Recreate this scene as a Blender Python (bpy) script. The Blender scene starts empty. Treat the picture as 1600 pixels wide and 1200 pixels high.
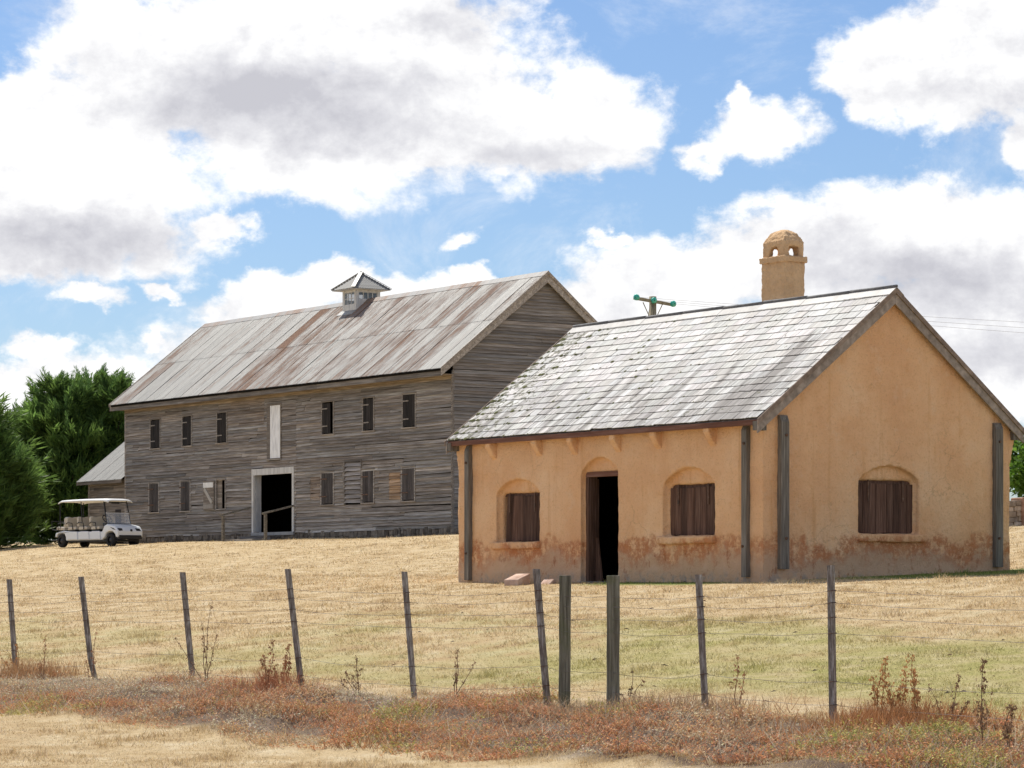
import bpy, bmesh, math, random
import numpy as np
from mathutils import Vector, Matrix, noise

random.seed(7); rng = np.random.default_rng(11)
scene = bpy.context.scene
COL = scene.collection
H0 = 1.3                       # height of the camera above the world origin
R = math.radians

# ------------------------------------------------------------------ camera
cam_d = bpy.data.cameras.new('camera'); cam = bpy.data.objects.new('camera', cam_d); COL.objects.link(cam)
cam.location = (0, 0, H0); cam.rotation_euler = (R(90), 0, 0)
cam_d.sensor_width = 36; cam_d.lens = 103.5; cam_d.shift_y = 0.1969
cam_d.clip_start = 0.5; cam_d.clip_end = 6000
scene.camera = cam

# ------------------------------------------------------------------ light
SUN_EL = R(56); SUN_DIR = Vector((-0.43, 0.90, 0)).normalized()      # horizontal direction towards the sun
to_sun = Vector((SUN_DIR.x*math.cos(SUN_EL), SUN_DIR.y*math.cos(SUN_EL), math.sin(SUN_EL)))
sd = bpy.data.lights.new('sun', 'SUN'); sd.energy = 3.9; sd.angle = R(0.53); sd.color = (1.0, 0.95, 0.86)
sun = bpy.data.objects.new('sun', sd); COL.objects.link(sun); sun.location = (0, 0, 60)
sun.rotation_euler = to_sun.to_track_quat('Z', 'Y').to_euler()
scene.view_settings.view_transform = 'Standard'; scene.view_settings.look = 'None'
scene.view_settings.gamma = 1.0; scene.view_settings.use_curve_mapping = False
scene.view_settings.exposure = 0.62

# ------------------------------------------------------------------ node helpers
class NT:
    def __init__(s, tree): s.t = tree; s.n = tree.nodes; s.l = tree.links
    def new(s, ty, **kw):
        n = s.n.new(ty)
        for k, v in kw.items(): setattr(n, k, v)
        return n
    def put(s, sock, v):
        if isinstance(v, bpy.types.NodeSocket): s.l.new(v, sock)
        elif v is not None:
            if hasattr(sock.default_value, '__len__') and not hasattr(v, '__len__'): v = [v]*len(sock.default_value)
            if hasattr(v, '__len__') and len(sock.default_value) == 4 and len(v) == 3: v = (*v, 1)
            sock.default_value = v
    def math(s, op, a, b=None, c=None, clamp=False):
        n = s.new('ShaderNodeMath', operation=op); n.use_clamp = clamp
        for i, v in enumerate((a, b, c)):
            if v is not None: s.put(n.inputs[i], v)
        return n.outputs[0]
    def vmath(s, op, a, b=None):
        n = s.new('ShaderNodeVectorMath', operation=op); s.put(n.inputs[0], a)
        if b is not None: s.put(n.inputs[1], b)
        return n.outputs['Value'] if op in ('LENGTH', 'DOT_PRODUCT') else n.outputs[0]
    def mapr(s, v, a, b, c=0.0, d=1.0, smooth=True):
        n = s.new('ShaderNodeMapRange', interpolation_type='SMOOTHSTEP' if smooth else 'LINEAR')
        for i, x in enumerate((v, a, b, c, d)): s.put(n.inputs[i], x)
        return n.outputs[0]
    def mix(s, f, a, b, mode='MIX'):
        n = s.new('ShaderNodeMix', data_type='RGBA', blend_type=mode)
        s.put(n.inputs[0], f); s.put(n.inputs[6], a); s.put(n.inputs[7], b)
        return n.outputs[2]
    def noise(s, vec, scale, detail=3, rough=0.55, dist=0.0, out='Fac'):
        n = s.new('ShaderNodeTexNoise'); s.put(n.inputs['Vector'], vec)
        n.inputs['Scale'].default_value = scale; n.inputs['Detail'].default_value = detail
        n.inputs['Roughness'].default_value = rough; n.inputs['Distortion'].default_value = dist
        return n.outputs[out]
    def ramp(s, v, stops):
        n = s.new('ShaderNodeValToRGB'); s.put(n.inputs[0], v); cr = n.color_ramp
        while len(cr.elements) < len(stops): cr.elements.new(0.5)
        for e, (p, c) in zip(cr.elements, stops): e.position = p; e.color = (*c, 1)
        return n.outputs[0]
    def scl(s, vec, sc): return s.vmath('MULTIPLY', vec, sc)
    def sep(s, vec): n = s.new('ShaderNodeSeparateXYZ'); s.put(n.inputs[0], vec); return n.outputs
    def comb(s, x, y, z):
        n = s.new('ShaderNodeCombineXYZ')
        for i, v in enumerate((x, y, z)): s.put(n.inputs[i], v)
        return n.outputs[0]
    def pos(s): return s.new('ShaderNodeNewGeometry').outputs['Position']
    def objc(s, ob=None):
        n = s.new('ShaderNodeTexCoord')
        if ob: n.object = ob
        return n.outputs['Object']
    def attr(s, name): return s.new('ShaderNodeAttribute', attribute_name=name).outputs['Color']

def material(name, fn, rough=0.8, spec=0.3, metallic=0.0):
    m = bpy.data.materials.new(name); m.use_nodes = True
    nt = NT(m.node_tree); b = m.node_tree.nodes['Principled BSDF']
    b.inputs['Roughness'].default_value = rough; b.inputs['Specular IOR Level'].default_value = spec
    b.inputs['Metallic'].default_value = metallic
    r = fn(nt) if callable(fn) else dict(color=fn)
    nt.put(b.inputs['Base Color'], r['color'])
    if 'rough' in r: nt.put(b.inputs['Roughness'], r['rough'])
    if 'metallic' in r: nt.put(b.inputs['Metallic'], r['metallic'])
    if 'alpha' in r: nt.put(b.inputs['Alpha'], r['alpha'])
    if 'bump' in r:
        bp = nt.new('ShaderNodeBump'); bp.inputs['Strength'].default_value = r.get('bs', 0.5)
        bp.inputs['Distance'].default_value = r.get('bd', 0.02); nt.put(bp.inputs['Height'], r['bump'])
        nt.l.new(bp.outputs[0], b.inputs['Normal'])
    if 'transl' in r:
        t = nt.new('ShaderNodeBsdfTranslucent'); nt.put(t.inputs[0], r['color'])
        mx = nt.new('ShaderNodeMixShader'); mx.inputs[0].default_value = r['transl']
        nt.l.new(b.outputs[0], mx.inputs[1]); nt.l.new(t.outputs[0], mx.inputs[2])
        nt.l.new(mx.outputs[0], m.node_tree.nodes['Material Output'].inputs[0])
    return m

# ------------------------------------------------------------------ sky with clouds
def build_world():
    w = bpy.data.worlds.new('World'); scene.world = w; w.use_nodes = True
    nt = NT(w.node_tree); w.node_tree.nodes.clear()
    sky = nt.new('ShaderNodeTexSky', sky_type='NISHITA'); sky.sun_disc = False
    sky.sun_elevation = SUN_EL; sky.sun_rotation = math.atan2(SUN_DIR.x, SUN_DIR.y)
    sky.air_density = 1.0; sky.dust_density = 0.6; sky.ozone_density = 3.0; sky.altitude = 100
    d = nt.new('ShaderNodeTexCoord').outputs['Generated']
    x, y, z = nt.sep(d)
    yy = nt.math('MAXIMUM', y, 0.15)
    # clouds are laid out on the sky by direction: tangent of azimuth and of elevation, in hundredths of 1/46
    U = nt.math('MULTIPLY', nt.math('DIVIDE', x, yy), 46.0)
    V = nt.math('MULTIPLY', nt.math('DIVIDE', z, yy), 46.0)
    st = nt.scl(d, (1, 1, 1.35))
    warp = nt.noise(st, 16, 4, 0.55, out='Color')
    wv = nt.scl(nt.vmath('SUBTRACT', warp, (0.5, 0.5, 0.5)), (1.5, 1.1, 0))
    warp2 = nt.noise(st, 70, 5, 0.6, out='Color')
    wv2 = nt.scl(nt.vmath('SUBTRACT', warp2, (0.5, 0.5, 0.5)), (0.75, 0.65, 0))
    P = nt.vmath('ADD', nt.vmath('ADD', nt.comb(U, V, 0.0), wv), wv2)
    blobs = [  # (centre u, centre v, radius u, radius v) in the same unit
        (-4.6, 7.9, 3.5, 1.9), (-1.6, 7.5, 3.5, 1.7), (0.5, 7.3, 2.0, 1.05), (-6.9, 6.5, 2.7, 1.5),
        (-7.0, 5.45, 2.6, 0.75), (-3.0, 6.85, 3.6, 0.85), (-2.9, 8.8, 3.4, 1.3), (-7.6, 7.2, 1.2, 1.0), (-4.5, 5.65, 0.8, 0.4, 0.8),
        (-6.75, 4.55, 1.1, 0.32, 0.75), (-5.5, 4.72, 0.6, 0.26, 0.6), (-7.4, 3.1, 1.4, 0.6), (-5.9, 3.25, 1.1, 0.5), (-7.5, 3.75, 0.9, 0.4, 0.6),
        (-5.6, 3.95, 0.5, 0.3, 0.6), (-3.8, 4.45, 1.2, 0.5), (-2.7, 4.75, 0.7, 0.4), (-1.6, 4.6, 1.6, 0.45), (-0.55, 4.9, 0.6, 0.3), (-3.0, 3.8, 3.0, 0.7),
        (-1.05, 5.47, 0.75, 0.36, 0.7), (3.95, 7.15, 1.5, 0.72, 0.72), (3.5, 7.6, 0.4, 0.4, 0.55), (3.1, 6.85, 0.8, 0.5, 0.65),
        (6.5, 8.15, 1.7, 1.15), (7.7, 8.6, 1.6, 1.4), (5.7, 7.75, 0.8, 0.65), (7.95, 6.95, 0.55, 0.6),
        (3.0, 4.85, 2.3, 0.8), (4.5, 5.25, 1.9, 1.0), (6.1, 5.5, 1.9, 1.05), (7.7, 5.15, 2.2, 1.2), (7.0, 3.8, 3.4, 1.7), (2.0, 4.3, 2.2, 0.7),
        (1.4, 5.45, 0.45, 0.26, 0.55), (0.9, 3.6, 3.0, 0.6), (9.6, 6.9, 1.6, 1.2), (-10.2, 6.3, 2.2, 1.6), (-10.4, 3.2, 2.5, 0.8), (10.6, 4.2, 2.6, 1.6)]
    f = None
    for (cu, cv, ru, rv, *pk) in blobs:
        q = nt.scl(nt.vmath('SUBTRACT', P, (cu, cv, 0)), (1/ru, 1/rv, 0))
        b = nt.math('SUBTRACT', pk[0] if pk else 1.0, nt.vmath('LENGTH', q))
        f = b if f is None else nt.math('SMOOTH_MAX', f, b, 0.12)
    # elsewhere in the sky the same kind of broken cumulus goes on
    wide = nt.math('SUBTRACT', nt.math('MULTIPLY', nt.noise(nt.scl(d, (1, 1, 1.6)), 4.2, 3, 0.5), 4.6), 2.35)
    inside = nt.math('MULTIPLY', nt.math('MULTIPLY', nt.mapr(nt.math('ABSOLUTE', U), 9.0, 12.0, 1, 0), nt.mapr(V, 8.6, 11.0, 1, 0)), nt.mapr(y, 0.3, 0.5))
    mx = nt.new('ShaderNodeMix', data_type='FLOAT'); nt.put(mx.inputs[0], inside); nt.put(mx.inputs[2], wide); nt.put(mx.inputs[3], f)
    base = mx.outputs[0]
    puff = nt.noise(st, 30, 8, 0.64, 0.1)
    dens = nt.math('ADD', base, nt.math('MULTIPLY', nt.math('SUBTRACT', puff, 0.5), 1.55))
    alpha = nt.mapr(dens, -0.03, 0.34)
    wisp = nt.math('MULTIPLY', nt.mapr(nt.noise(nt.scl(d, (1, 1, 1.8)), 11, 8, 0.68, 0.4), 0.50, 0.72), 0.38)
    alpha = nt.math('ADD', alpha, nt.math('MULTIPLY', wisp, nt.math('SUBTRACT', 1.0, alpha)))
    # sunlit rims, greyer thick middles
    soft = nt.noise(nt.scl(d, (1, 1, 1.9)), 13, 5, 0.55)
    up = nt.noise(nt.vmath('ADD', st, (-0.003, 0.0, 0.009)), 30, 6, 0.64, 0.1)
    relief = nt.math('MULTIPLY', nt.math('SUBTRACT', up, puff), 1.7)
    # grey undersides of the thick clouds
    g = None
    for (cu, cv, ru, rv, k) in [(-3.6, 7.45, 3.2, 0.85, 1.0), (-6.9, 5.35, 2.4, 0.62, 0.9), (6.6, 4.75, 2.4, 0.7, 0.85), (5.3, 5.3, 1.0, 0.5, 0.5), (0.6, 6.85, 1.9, 0.4, 0.45), (7.2, 7.6, 1.8, 0.5, 0.5), (-0.8, 8.9, 0.9, 0.5, 0.6), (7.4, 3.6, 2.0, 0.5, 0.6)]:
        q = nt.scl(nt.vmath('SUBTRACT', P, (cu, cv, 0)), (1/ru, 1/rv, 0))
        b = nt.math('MULTIPLY', nt.mapr(nt.vmath('LENGTH', q), 1.4, 0.1, 0, 0.95), k)
        g = b if g is None else nt.math('MAXIMUM', g, b)
    mg = nt.new('ShaderNodeMix', data_type='FLOAT'); nt.put(mg.inputs[0], inside); nt.put(mg.inputs[2], nt.mapr(wide, 0.2, 1.0, 0, 0.7)); nt.put(mg.inputs[3], g)
    thick = nt.math('ADD', mg.outputs[0], nt.math('MULTIPLY', nt.math('SUBTRACT', soft, 0.5), 0.9))
    thick = nt.math('ADD', nt.math('ADD', thick, relief), 0.04)
    ccol = nt.ramp(nt.math('MULTIPLY', thick, 1.0, clamp=True), [(0.0, (0.74, 0.74, 0.74)), (0.25, (0.645, 0.645, 0.655)), (0.55, (0.53, 0.53, 0.555)), (1.0, (0.40, 0.40, 0.435))])
    bg_sky = nt.new('ShaderNodeBackground'); nt.put(bg_sky.inputs[0], nt.mix(1.0, sky.outputs[0], (0.84, 0.95, 1.12), 'MULTIPLY')); bg_sky.inputs[1].default_value = 0.064
    bg_c = nt.new('ShaderNodeBackground'); nt.l.new(ccol, bg_c.inputs[0]); bg_c.inputs[1].default_value = 0.98
    mixs = nt.new('ShaderNodeMixShader'); nt.put(mixs.inputs[0], alpha)
    nt.l.new(bg_sky.outputs[0], mixs.inputs[1]); nt.l.new(bg_c.outputs[0], mixs.inputs[2])
    o = nt.new('ShaderNodeOutputWorld'); nt.l.new(mixs.outputs[0], o.inputs[0])
    w.cycles.sampling_method = 'MANUAL'; w.cycles.sample_map_resolution = 512
build_world()

# ------------------------------------------------------------------ mesh helpers
class MB:
    def __init__(s): s.v = []; s.f = []; s.c = []
    def add(s, vs, fs, tint=(1, 1, 1)):
        o = len(s.v); s.v += [tuple(p) for p in vs]; s.f += [tuple(i+o for i in f) for f in fs]
        s.c += [tint]*len(vs); return s
    def box(s, x0, x1, y0, y1, z0, z1, tint=(1, 1, 1)):
        return s.hexa([(x0,y0,z0),(x1,y0,z0),(x1,y1,z0),(x0,y1,z0),(x0,y0,z1),(x1,y0,z1),(x1,y1,z1),(x0,y1,z1)], tint)
    def hexa(s, p, tint=(1, 1, 1)):
        return s.add(p, [(0,3,2,1),(4,5,6,7),(0,1,5,4),(1,2,6,5),(2,3,7,6),(3,0,4,7)], tint)
    def prism(s, poly, axis, a0, a1, tint=(1, 1, 1)):
        """poly: 2D outline; axis 0/1/2 is the extrusion axis, from a0 to a1"""
        def mk(p, a): q = list(p); q.insert(axis, a); return q
        n = len(poly); vs = [mk(p, a0) for p in poly]+[mk(p, a1) for p in poly]
        fs = [tuple(range(n)), tuple(range(2*n-1, n-1, -1))]+[(i, i+n, (i+1) % n+n, (i+1) % n) for i in range(n)]
        return s.add(vs, fs, tint)
    def beam(s, p0, p1, w, h, tint=(1, 1, 1), up=(0, 0, 1)):
        p0 = Vector(p0); p1 = Vector(p1); d = (p1-p0).normalized(); u = Vector(up)
        sx = d.cross(u).normalized()*w/2; sz = sx.cross(d).normalized()*h/2
        c = [-sx-sz, sx-sz, sx+sz, -sx+sz]
        return s.hexa([p0+c[0], p0+c[1], p1+c[1], p1+c[0], p0+c[3], p0+c[2], p1+c[2], p1+c[3]], tint)
    def tube(s, pts, r, seg=8, tint=(1, 1, 1), cap=True):
        pts = [Vector(p) for p in pts]; rs = r if hasattr(r, '__len__') else [r]*len(pts)
        o = len(s.v); vs = []; fs = []
        for i, p in enumerate(pts):
            d = (pts[min(i+1, len(pts)-1)]-pts[max(i-1, 0)]).normalized()
            a = Vector((0, 0, 1)) if abs(d.z) < 0.9 else Vector((1, 0, 0))
            u = d.cross(a).normalized(); w = d.cross(u)
            vs += [p+(u*math.cos(2*math.pi*k/seg)+w*math.sin(2*math.pi*k/seg))*rs[i] for k in range(seg)]
        for i in range(len(pts)-1):
            fs += [(i*seg+k, i*seg+(k+1) % seg, (i+1)*seg+(k+1) % seg, (i+1)*seg+k) for k in range(seg)]
        if cap: fs += [tuple(range(seg)), tuple(range((len(pts)-1)*seg, len(pts)*seg))]
        return s.add(vs, fs, tint)
    def lathe(s, prof, seg=16, c=(0, 0, 0), axis=2, tint=(1, 1, 1)):
        vs = []; fs = []
        for (r, h) in prof:
            for k in range(seg):
                a = 2*math.pi*k/seg; q = [r*math.cos(a), r*math.sin(a)]; q.insert(axis, h)
                vs.append((q[0]+c[0], q[1]+c[1], q[2]+c[2]))
        for i in range(len(prof)-1):
            fs += [(i*seg+k, i*seg+(k+1) % seg, (i+1)*seg+(k+1) % seg, (i+1)*seg+k) for k in range(seg)]
        return s.add(vs, fs, tint)
    def mesh(s, name, mat, smooth=False):
        me = bpy.data.meshes.new(name); me.from_pydata(s.v, [], s.f)
        a = me.color_attributes.new('tint', 'FLOAT_COLOR', 'POINT')
        c = np.ones((len(s.v), 4), np.float32); c[:, :3] = np.array(s.c, np.float32).reshape(-1, 3); a.data.foreach_set('color', c.ravel())
        bm = bmesh.new(); bm.from_mesh(me); bmesh.ops.recalc_face_normals(bm, faces=bm.faces); bm.to_mesh(me); bm.free()
        if smooth: me.polygons.foreach_set('use_smooth', [True]*len(me.polygons))
        me.materials.append(mat); return me
    def build(s, name, mat, parent=None, bevel=0.0, smooth=False, kind=None):
        return link(name, s.mesh(name, mat, smooth), parent, bevel, kind)

def link(name, me, parent=None, bevel=0.0, kind=None):
    o = bpy.data.objects.new(name, me); COL.objects.link(o); o.parent = parent
    if bevel:
        m = o.modifiers.new('bevel', 'BEVEL'); m.width = bevel; m.segments = 2; m.limit_method = 'ANGLE'
    if kind: o['kind'] = kind
    return o

def np_mesh(name, V, F, C, mat, kind=None, parent=None, smooth=False):
    """fast mesh from arrays: V (n,3), F (m,3), C (n,3)"""
    me = bpy.data.meshes.new(name); n, m = len(V), len(F); k = F.shape[1]
    me.vertices.add(n); me.vertices.foreach_set('co', V.astype(np.float32).ravel())
    me.loops.add(m*k); me.loops.foreach_set('vertex_index', F.astype(np.int32).ravel())
    me.polygons.add(m); me.polygons.foreach_set('loop_start', np.arange(0, m*k, k, dtype=np.int32))
    me.polygons.foreach_set('loop_total', np.full(m, k, np.int32))
    if smooth: me.polygons.foreach_set('use_smooth', np.ones(m, bool))
    me.update(calc_edges=True)
    if C is not None:
        a = me.color_attributes.new('tint', 'FLOAT_COLOR', 'POINT')
        c = np.ones((n, 4), np.float32); c[:, :3] = C; a.data.foreach_set('color', c.ravel())
    me.materials.append(mat)
    return link(name, me, parent, 0, kind)

def tag(o, label=None, cat=None, group=None, kind=None):
    if label: o['label'] = label
    if cat: o['category'] = cat
    if group: o['group'] = group
    if kind: o['kind'] = kind
    return o
def empty(name, loc, rz, label, cat, group=None):
    o = bpy.data.objects.new(name, None); COL.objects.link(o); o.location = loc; o.rotation_euler = (0, 0, rz)
    o.empty_display_size = 0.3
    return tag(o, label, cat, group)

def evaluated(mesh, mods):
    """mesh after modifiers; mods: list of (type, dict)"""
    o = bpy.data.objects.new('tmp', mesh); COL.objects.link(o); extra = []
    for ty, kw in mods:
        m = o.modifiers.new(ty, ty)
        for k, v in kw.items():
            if isinstance(v, bpy.types.Mesh):
                c = bpy.data.objects.new('tmpc', v); COL.objects.link(c); extra.append(c); v = c
            setattr(m, k, v)
    dg = bpy.context.evaluated_depsgraph_get(); dg.update()
    me = bpy.data.meshes.new_from_object(o.evaluated_get(dg))
    for x in [o]+extra: bpy.data.objects.remove(x)
    return me

def roughen(me, amp, scale, amp2=0, scale2=1):
    n = len(me.vertices); co = np.empty(n*3, np.float32); no = np.empty(n*3, np.float32)
    me.vertices.foreach_get('co', co); me.vertices.foreach_get('normal', no)
    co = co.reshape(-1, 3); no = no.reshape(-1, 3)
    d = np.array([noise.noise(Vector(p)*scale) for p in co.astype(float)])*amp
    if amp2: d += np.array([noise.noise(Vector(p)*scale2) for p in co.astype(float)])*amp2
    co += no*d[:, None]; me.vertices.foreach_set('co', co.ravel())
    me.polygons.foreach_set('use_smooth', np.ones(len(me.polygons), bool)); me.update()

# ------------------------------------------------------------------ terrain
TH_COT = R(34.661); C_COT = (4.10905, 48.13887); L_COT = 9.0; W_COT = 5.56
PROF_T = [-400, 0, 12, 18, 21.5, 24, 27.3, 32, 40, 54, 64, 92, 97.6, 140, 250, 600, 3000]
PROF_H = [-1.6, -1.45, -1.36, -1.31, -1.27, -1.22, -1.13, -0.95, -0.55, 0.07, 0.27, 1.56, 1.74, 2.72, 4.6, 9.0, 14.0]
def ground_np(X, Y):
    t = Y+1.46*X
    h = sum(np.interp(t+o, PROF_T, PROF_H) for o in (-2, -1, 0, 1, 2))/5
    near = np.clip(1-np.abs(Y-60)/400, 0.1, 1)
    h = h+0.035*np.sin(X*0.55+Y*0.21+1.0)*np.sin(Y*0.33-0.4*X)*near*np.clip((np.abs(t-54)-4)/10, 0, 1)
    # bank of weeds before the fence: lumpy
    w = np.clip((t-21.0)/1.2, 0, 1)*np.clip((28.8-t)/2.5, 0, 1)
    h = h+w*(0.07*np.sin(X*2.3+1.1*Y)*np.sin(Y*1.7-0.6*X+2)+0.05*np.sin(4.1*X+0.7)*np.sin(3.3*Y)+0.05)
    return h+H0
def ground(x, y): return float(ground_np(np.array([float(x)]), np.array([float(y)]))[0])

def axis_coords(fine0, fine1, step, far, g=1.22):
    c = list(np.arange(fine0, fine1+1e-6, step)); s = step; p = fine1
    while p < far: s *= g; p += s; c.append(p)
    s = step; p = fine0
    while p > -far: s *= g; p -= s; c.insert(0, p)
    return np.array(c)

def lawn_color(nt, bare=False):
    p = nt.pos(); x, y, z = nt.sep(p)
    n1 = nt.noise(nt.scl(p, (1, 0.45, 0)), 0.33, 4, 0.6); n2 = nt.noise(nt.scl(p, (1, 0.7, 0)), 1.7, 4, 0.65); n3 = nt.noise(nt.scl(p, (1, 1, 0)), 26, 3, 0.7)
    t = nt.math('ADD', y, nt.math('MULTIPLY', x, 1.46))
    c = nt.ramp(n2, [(0.25, (0.365, 0.245, 0.125)), (0.42, (0.52, 0.38, 0.205)), (0.55, (0.61, 0.47, 0.28)), (0.75, (0.72, 0.61, 0.42))])
    # green regrowth: a band behind the fence, stronger to the right, and loose patches
    band = nt.math('MULTIPLY', nt.mapr(t, 27.5, 31, 0, 1.1), nt.mapr(t, 37, 46, 1, 0.05))
    right = nt.mapr(x, -6, 4, 0.45, 1.0)
    g = nt.math('ADD', nt.math('MULTIPLY', band, right), nt.math('MULTIPLY', nt.math('SUBTRACT', n1, 0.5), 3.2))
    g = nt.math('ADD', g, nt.math('MULTIPLY', nt.math('SUBTRACT', n2, 0.5), 1.6))
    gm = nt.math('MULTIPLY', nt.mapr(g, 0.28, 1.15, 0, 0.85), nt.mapr(n2, 0.3, 0.65, 1.0, 0.5))
    c = nt.mix(gm, c, nt.ramp(n3, [(0.3, (0.24, 0.26, 0.065)), (0.7, (0.42, 0.41, 0.14))]))
    c = nt.mix(nt.mapr(n1, 0.54, 0.70, 0, 0.5), c, (0.43, 0.275, 0.145))
    lp = nt.sep(nt.vmath('MULTIPLY', nt.comb(*lee(nt, x, y), 0.0), (1, 1, 1)))
    gb = nt.math('MULTIPLY', nt.math('MULTIPLY', nt.mapr(lp[0], -0.4, 0.3), nt.mapr(lp[0], 1.8, 3.2, 1, 0)), nt.math('MULTIPLY', nt.mapr(lp[1], 0.4, 1.6), nt.mapr(lp[1], 10, 12, 1, 0)))
    ft = nt.math('MULTIPLY', nt.math('MULTIPLY', nt.mapr(lp[1], -1.1, -0.5), nt.mapr(lp[1], 0, 0.3, 1, 0)), nt.math('MULTIPLY', nt.mapr(lp[0], -4.6, -3.6), nt.mapr(lp[0], -1.2, -0.2, 1, 0)))
    c = nt.mix(nt.math('MULTIPLY', nt.math('MAXIMUM', gb, ft), nt.mapr(n2, 0.25, 0.5, 0.45, 0.95)), c, (0.17, 0.23, 0.05))
    return c, n2, n3, t
def lee(nt, x, y):
    # position relative to the cottage corner: along the front, and behind it
    dx = nt.math('SUBTRACT', x, C_COT[0]); dy = nt.math('SUBTRACT', y, C_COT[1]); sn, cs = math.sin(TH_COT), math.cos(TH_COT)
    return (nt.math('SUBTRACT', nt.math('MULTIPLY', dx, sn), nt.math('MULTIPLY', dy, cs)), nt.math('ADD', nt.math('MULTIPLY', dx, cs), nt.math('MULTIPLY', dy, sn)))
def m_ground(nt):
    c, n2, n3, t = lawn_color(nt)
    earth = nt.ramp(n2, [(0.3, (0.10, 0.065, 0.045)), (0.55, (0.19, 0.135, 0.10)), (0.75, (0.36, 0.30, 0.24))])
    w = nt.math('MULTIPLY', nt.mapr(t, 21.2, 22.2), nt.mapr(t, 26.6, 27.9, 1, 0))
    c = nt.mix(w, c, earth)
    c = nt.mix(nt.math('MULTIPLY', nt.math('SUBTRACT', 0.6, n3), 0.8, clamp=True), c, (0.13, 0.085, 0.04))
    fine = nt.noise(nt.pos(), 60, 3, 0.7)
    return dict(color=c, bump=nt.math('ADD', n3, nt.math('MULTIPLY', fine, 0.6)), bs=0.9, bd=0.05)
def m_blade(nt):
    c, n2, n3, t = lawn_color(nt)
    c = nt.mix(1.0, c, nt.attr('tint'), 'MULTIPLY')
    return dict(color=c, transl=0.25)
M_ground = material('dry_lawn_soil', m_ground, 0.95, 0.1)
M_blade = material('dry_lawn_blades', m_blade, 0.7, 0.2)

def build_ground():
    xs = axis_coords(-32, 32, 0.5, 2500); ys = axis_coords(14, 132, 0.5, 2800)
    X, Y = np.meshgrid(xs, ys); Z = ground_np(X, Y)
    V = np.stack([X, Y, Z], -1).reshape(-1, 3); nx, ny = len(xs), len(ys)
    i = np.arange((ny-1)*(nx-1)); r, c = i//(nx-1), i % (nx-1); a = r*nx+c
    o = np_mesh('field', V, np.stack([a, a+1, a+nx+1, a+nx], -1), None, M_ground, 'structure', smooth=True)
    return o
build_ground()

def wedge(n, y0, y1, p=1.6, k=0.205, pad=0.8):
    """ground points, denser near the road, over the strip of field the photograph looks across"""
    u = rng.random(n); q = 1-p
    Y = (y0**q+u*(y1**q-y0**q))**(1/q)
    X = (rng.random(n)*2-1)*(k*Y+pad)
    return X, Y
def blades(X, Y, h, w, lean, tint, name, mat, kind='stuff', label=None, cat=None):
    n = len(X); Z = ground_np(X, Y); a = rng.random(n)*2*np.pi; la = rng.random(n)*2*np.pi
    dx, dy = np.cos(a)*w/2, np.sin(a)*w/2; l = lean*h
    b = np.stack([X, Y, Z-0.004], -1)
    V = np.empty((n, 3, 3)); V[:, 0] = b; V[:, 1] = b; V[:, 2] = b
    V[:, 0, 0] -= dx; V[:, 0, 1] -= dy; V[:, 1, 0] += dx; V[:, 1, 1] += dy
    V[:, 2, 0] += np.cos(la)*l; V[:, 2, 1] += np.sin(la)*l; V[:, 2, 2] += h
    C = np.repeat(tint[:, None, :], 3, 1)
    o = np_mesh(name, V.reshape(-1, 3), np.arange(n*3).reshape(n, 3), C.reshape(-1, 3), mat, kind)
    return tag(o, label, cat)

def build_lawn():
    nc = 105000; per = 6
    X, Y = wedge(nc, 15.5, 128, 1.55)
    t = Y+1.46*X; keep = (t < 22.2+0.12*X+0.45*np.sin(X*1.3)) | (t > 27.0+0.6*np.sin(X*2.1))
    # not inside the cottage
    lx, ly = to_local(X, Y, C_COT, TH_COT); keep &= ~((lx < 0.05) & (lx > -9.05) & (ly > -0.05) & (ly < 5.7))
    bx_, by_ = to_local(X, Y, C_BARN, TH_BARN); keep &= ~((bx_ < 0.1) & (bx_ > -29) & (by_ > -0.1))
    X, Y = X[keep], Y[keep]; nc = len(X)
    s = np.repeat(np.clip(Y/26, 0.75, 4.6), per)
    X = np.repeat(X, per)+rng.normal(0, 0.03, nc*per)*s; Y = np.repeat(Y, per)+rng.normal(0, 0.05, nc*per)*s
    h = rng.gamma(4, 0.0042, nc*per)*np.clip(s, 0.9, 1.5)+0.004
    tuft = 0.5+0.5*np.sin(X*2.9+1.3*np.sin(Y*1.1))*np.sin(Y*1.9+1.7*np.sin(X*1.3)+0.6); tuft = tuft*(0.6+0.8*(0.5+0.5*np.sin(X*9.1+Y*3.3)*np.sin(Y*6.7-X*4.1)))
    h *= 0.55+1.25*tuft**2
    w = (0.0045+0.0055*rng.random(nc*per))*s
    v = (0.72+0.62*rng.random((nc*per, 1)))*np.array([[1, 1, 1]]); v[:, 2] *= 0.85+0.3*rng.random(nc*per)
    blades(X, Y, h, w, 0.25+0.9*rng.random(nc*per), v, 'lawn_grass', M_blade, label='short dry straw-coloured grass over the sloping paddock', cat='grass')

# ------------------------------------------------------------------ building frames
TH_COT = R(34.661); C_COT = (4.10905, 48.13887); L_COT = 9.0; W_COT = 5.56
TH_BARN = R(34.198); C_BARN = (-2.0339, 100.5256); L_BARN = 24.6; W_BARN = 7.61
def to_local(X, Y, C, th):
    dx, dy = X-C[0], Y-C[1]
    return dx*math.sin(th)-dy*math.cos(th), dx*math.cos(th)+dy*math.sin(th)
build_lawn()

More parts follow.
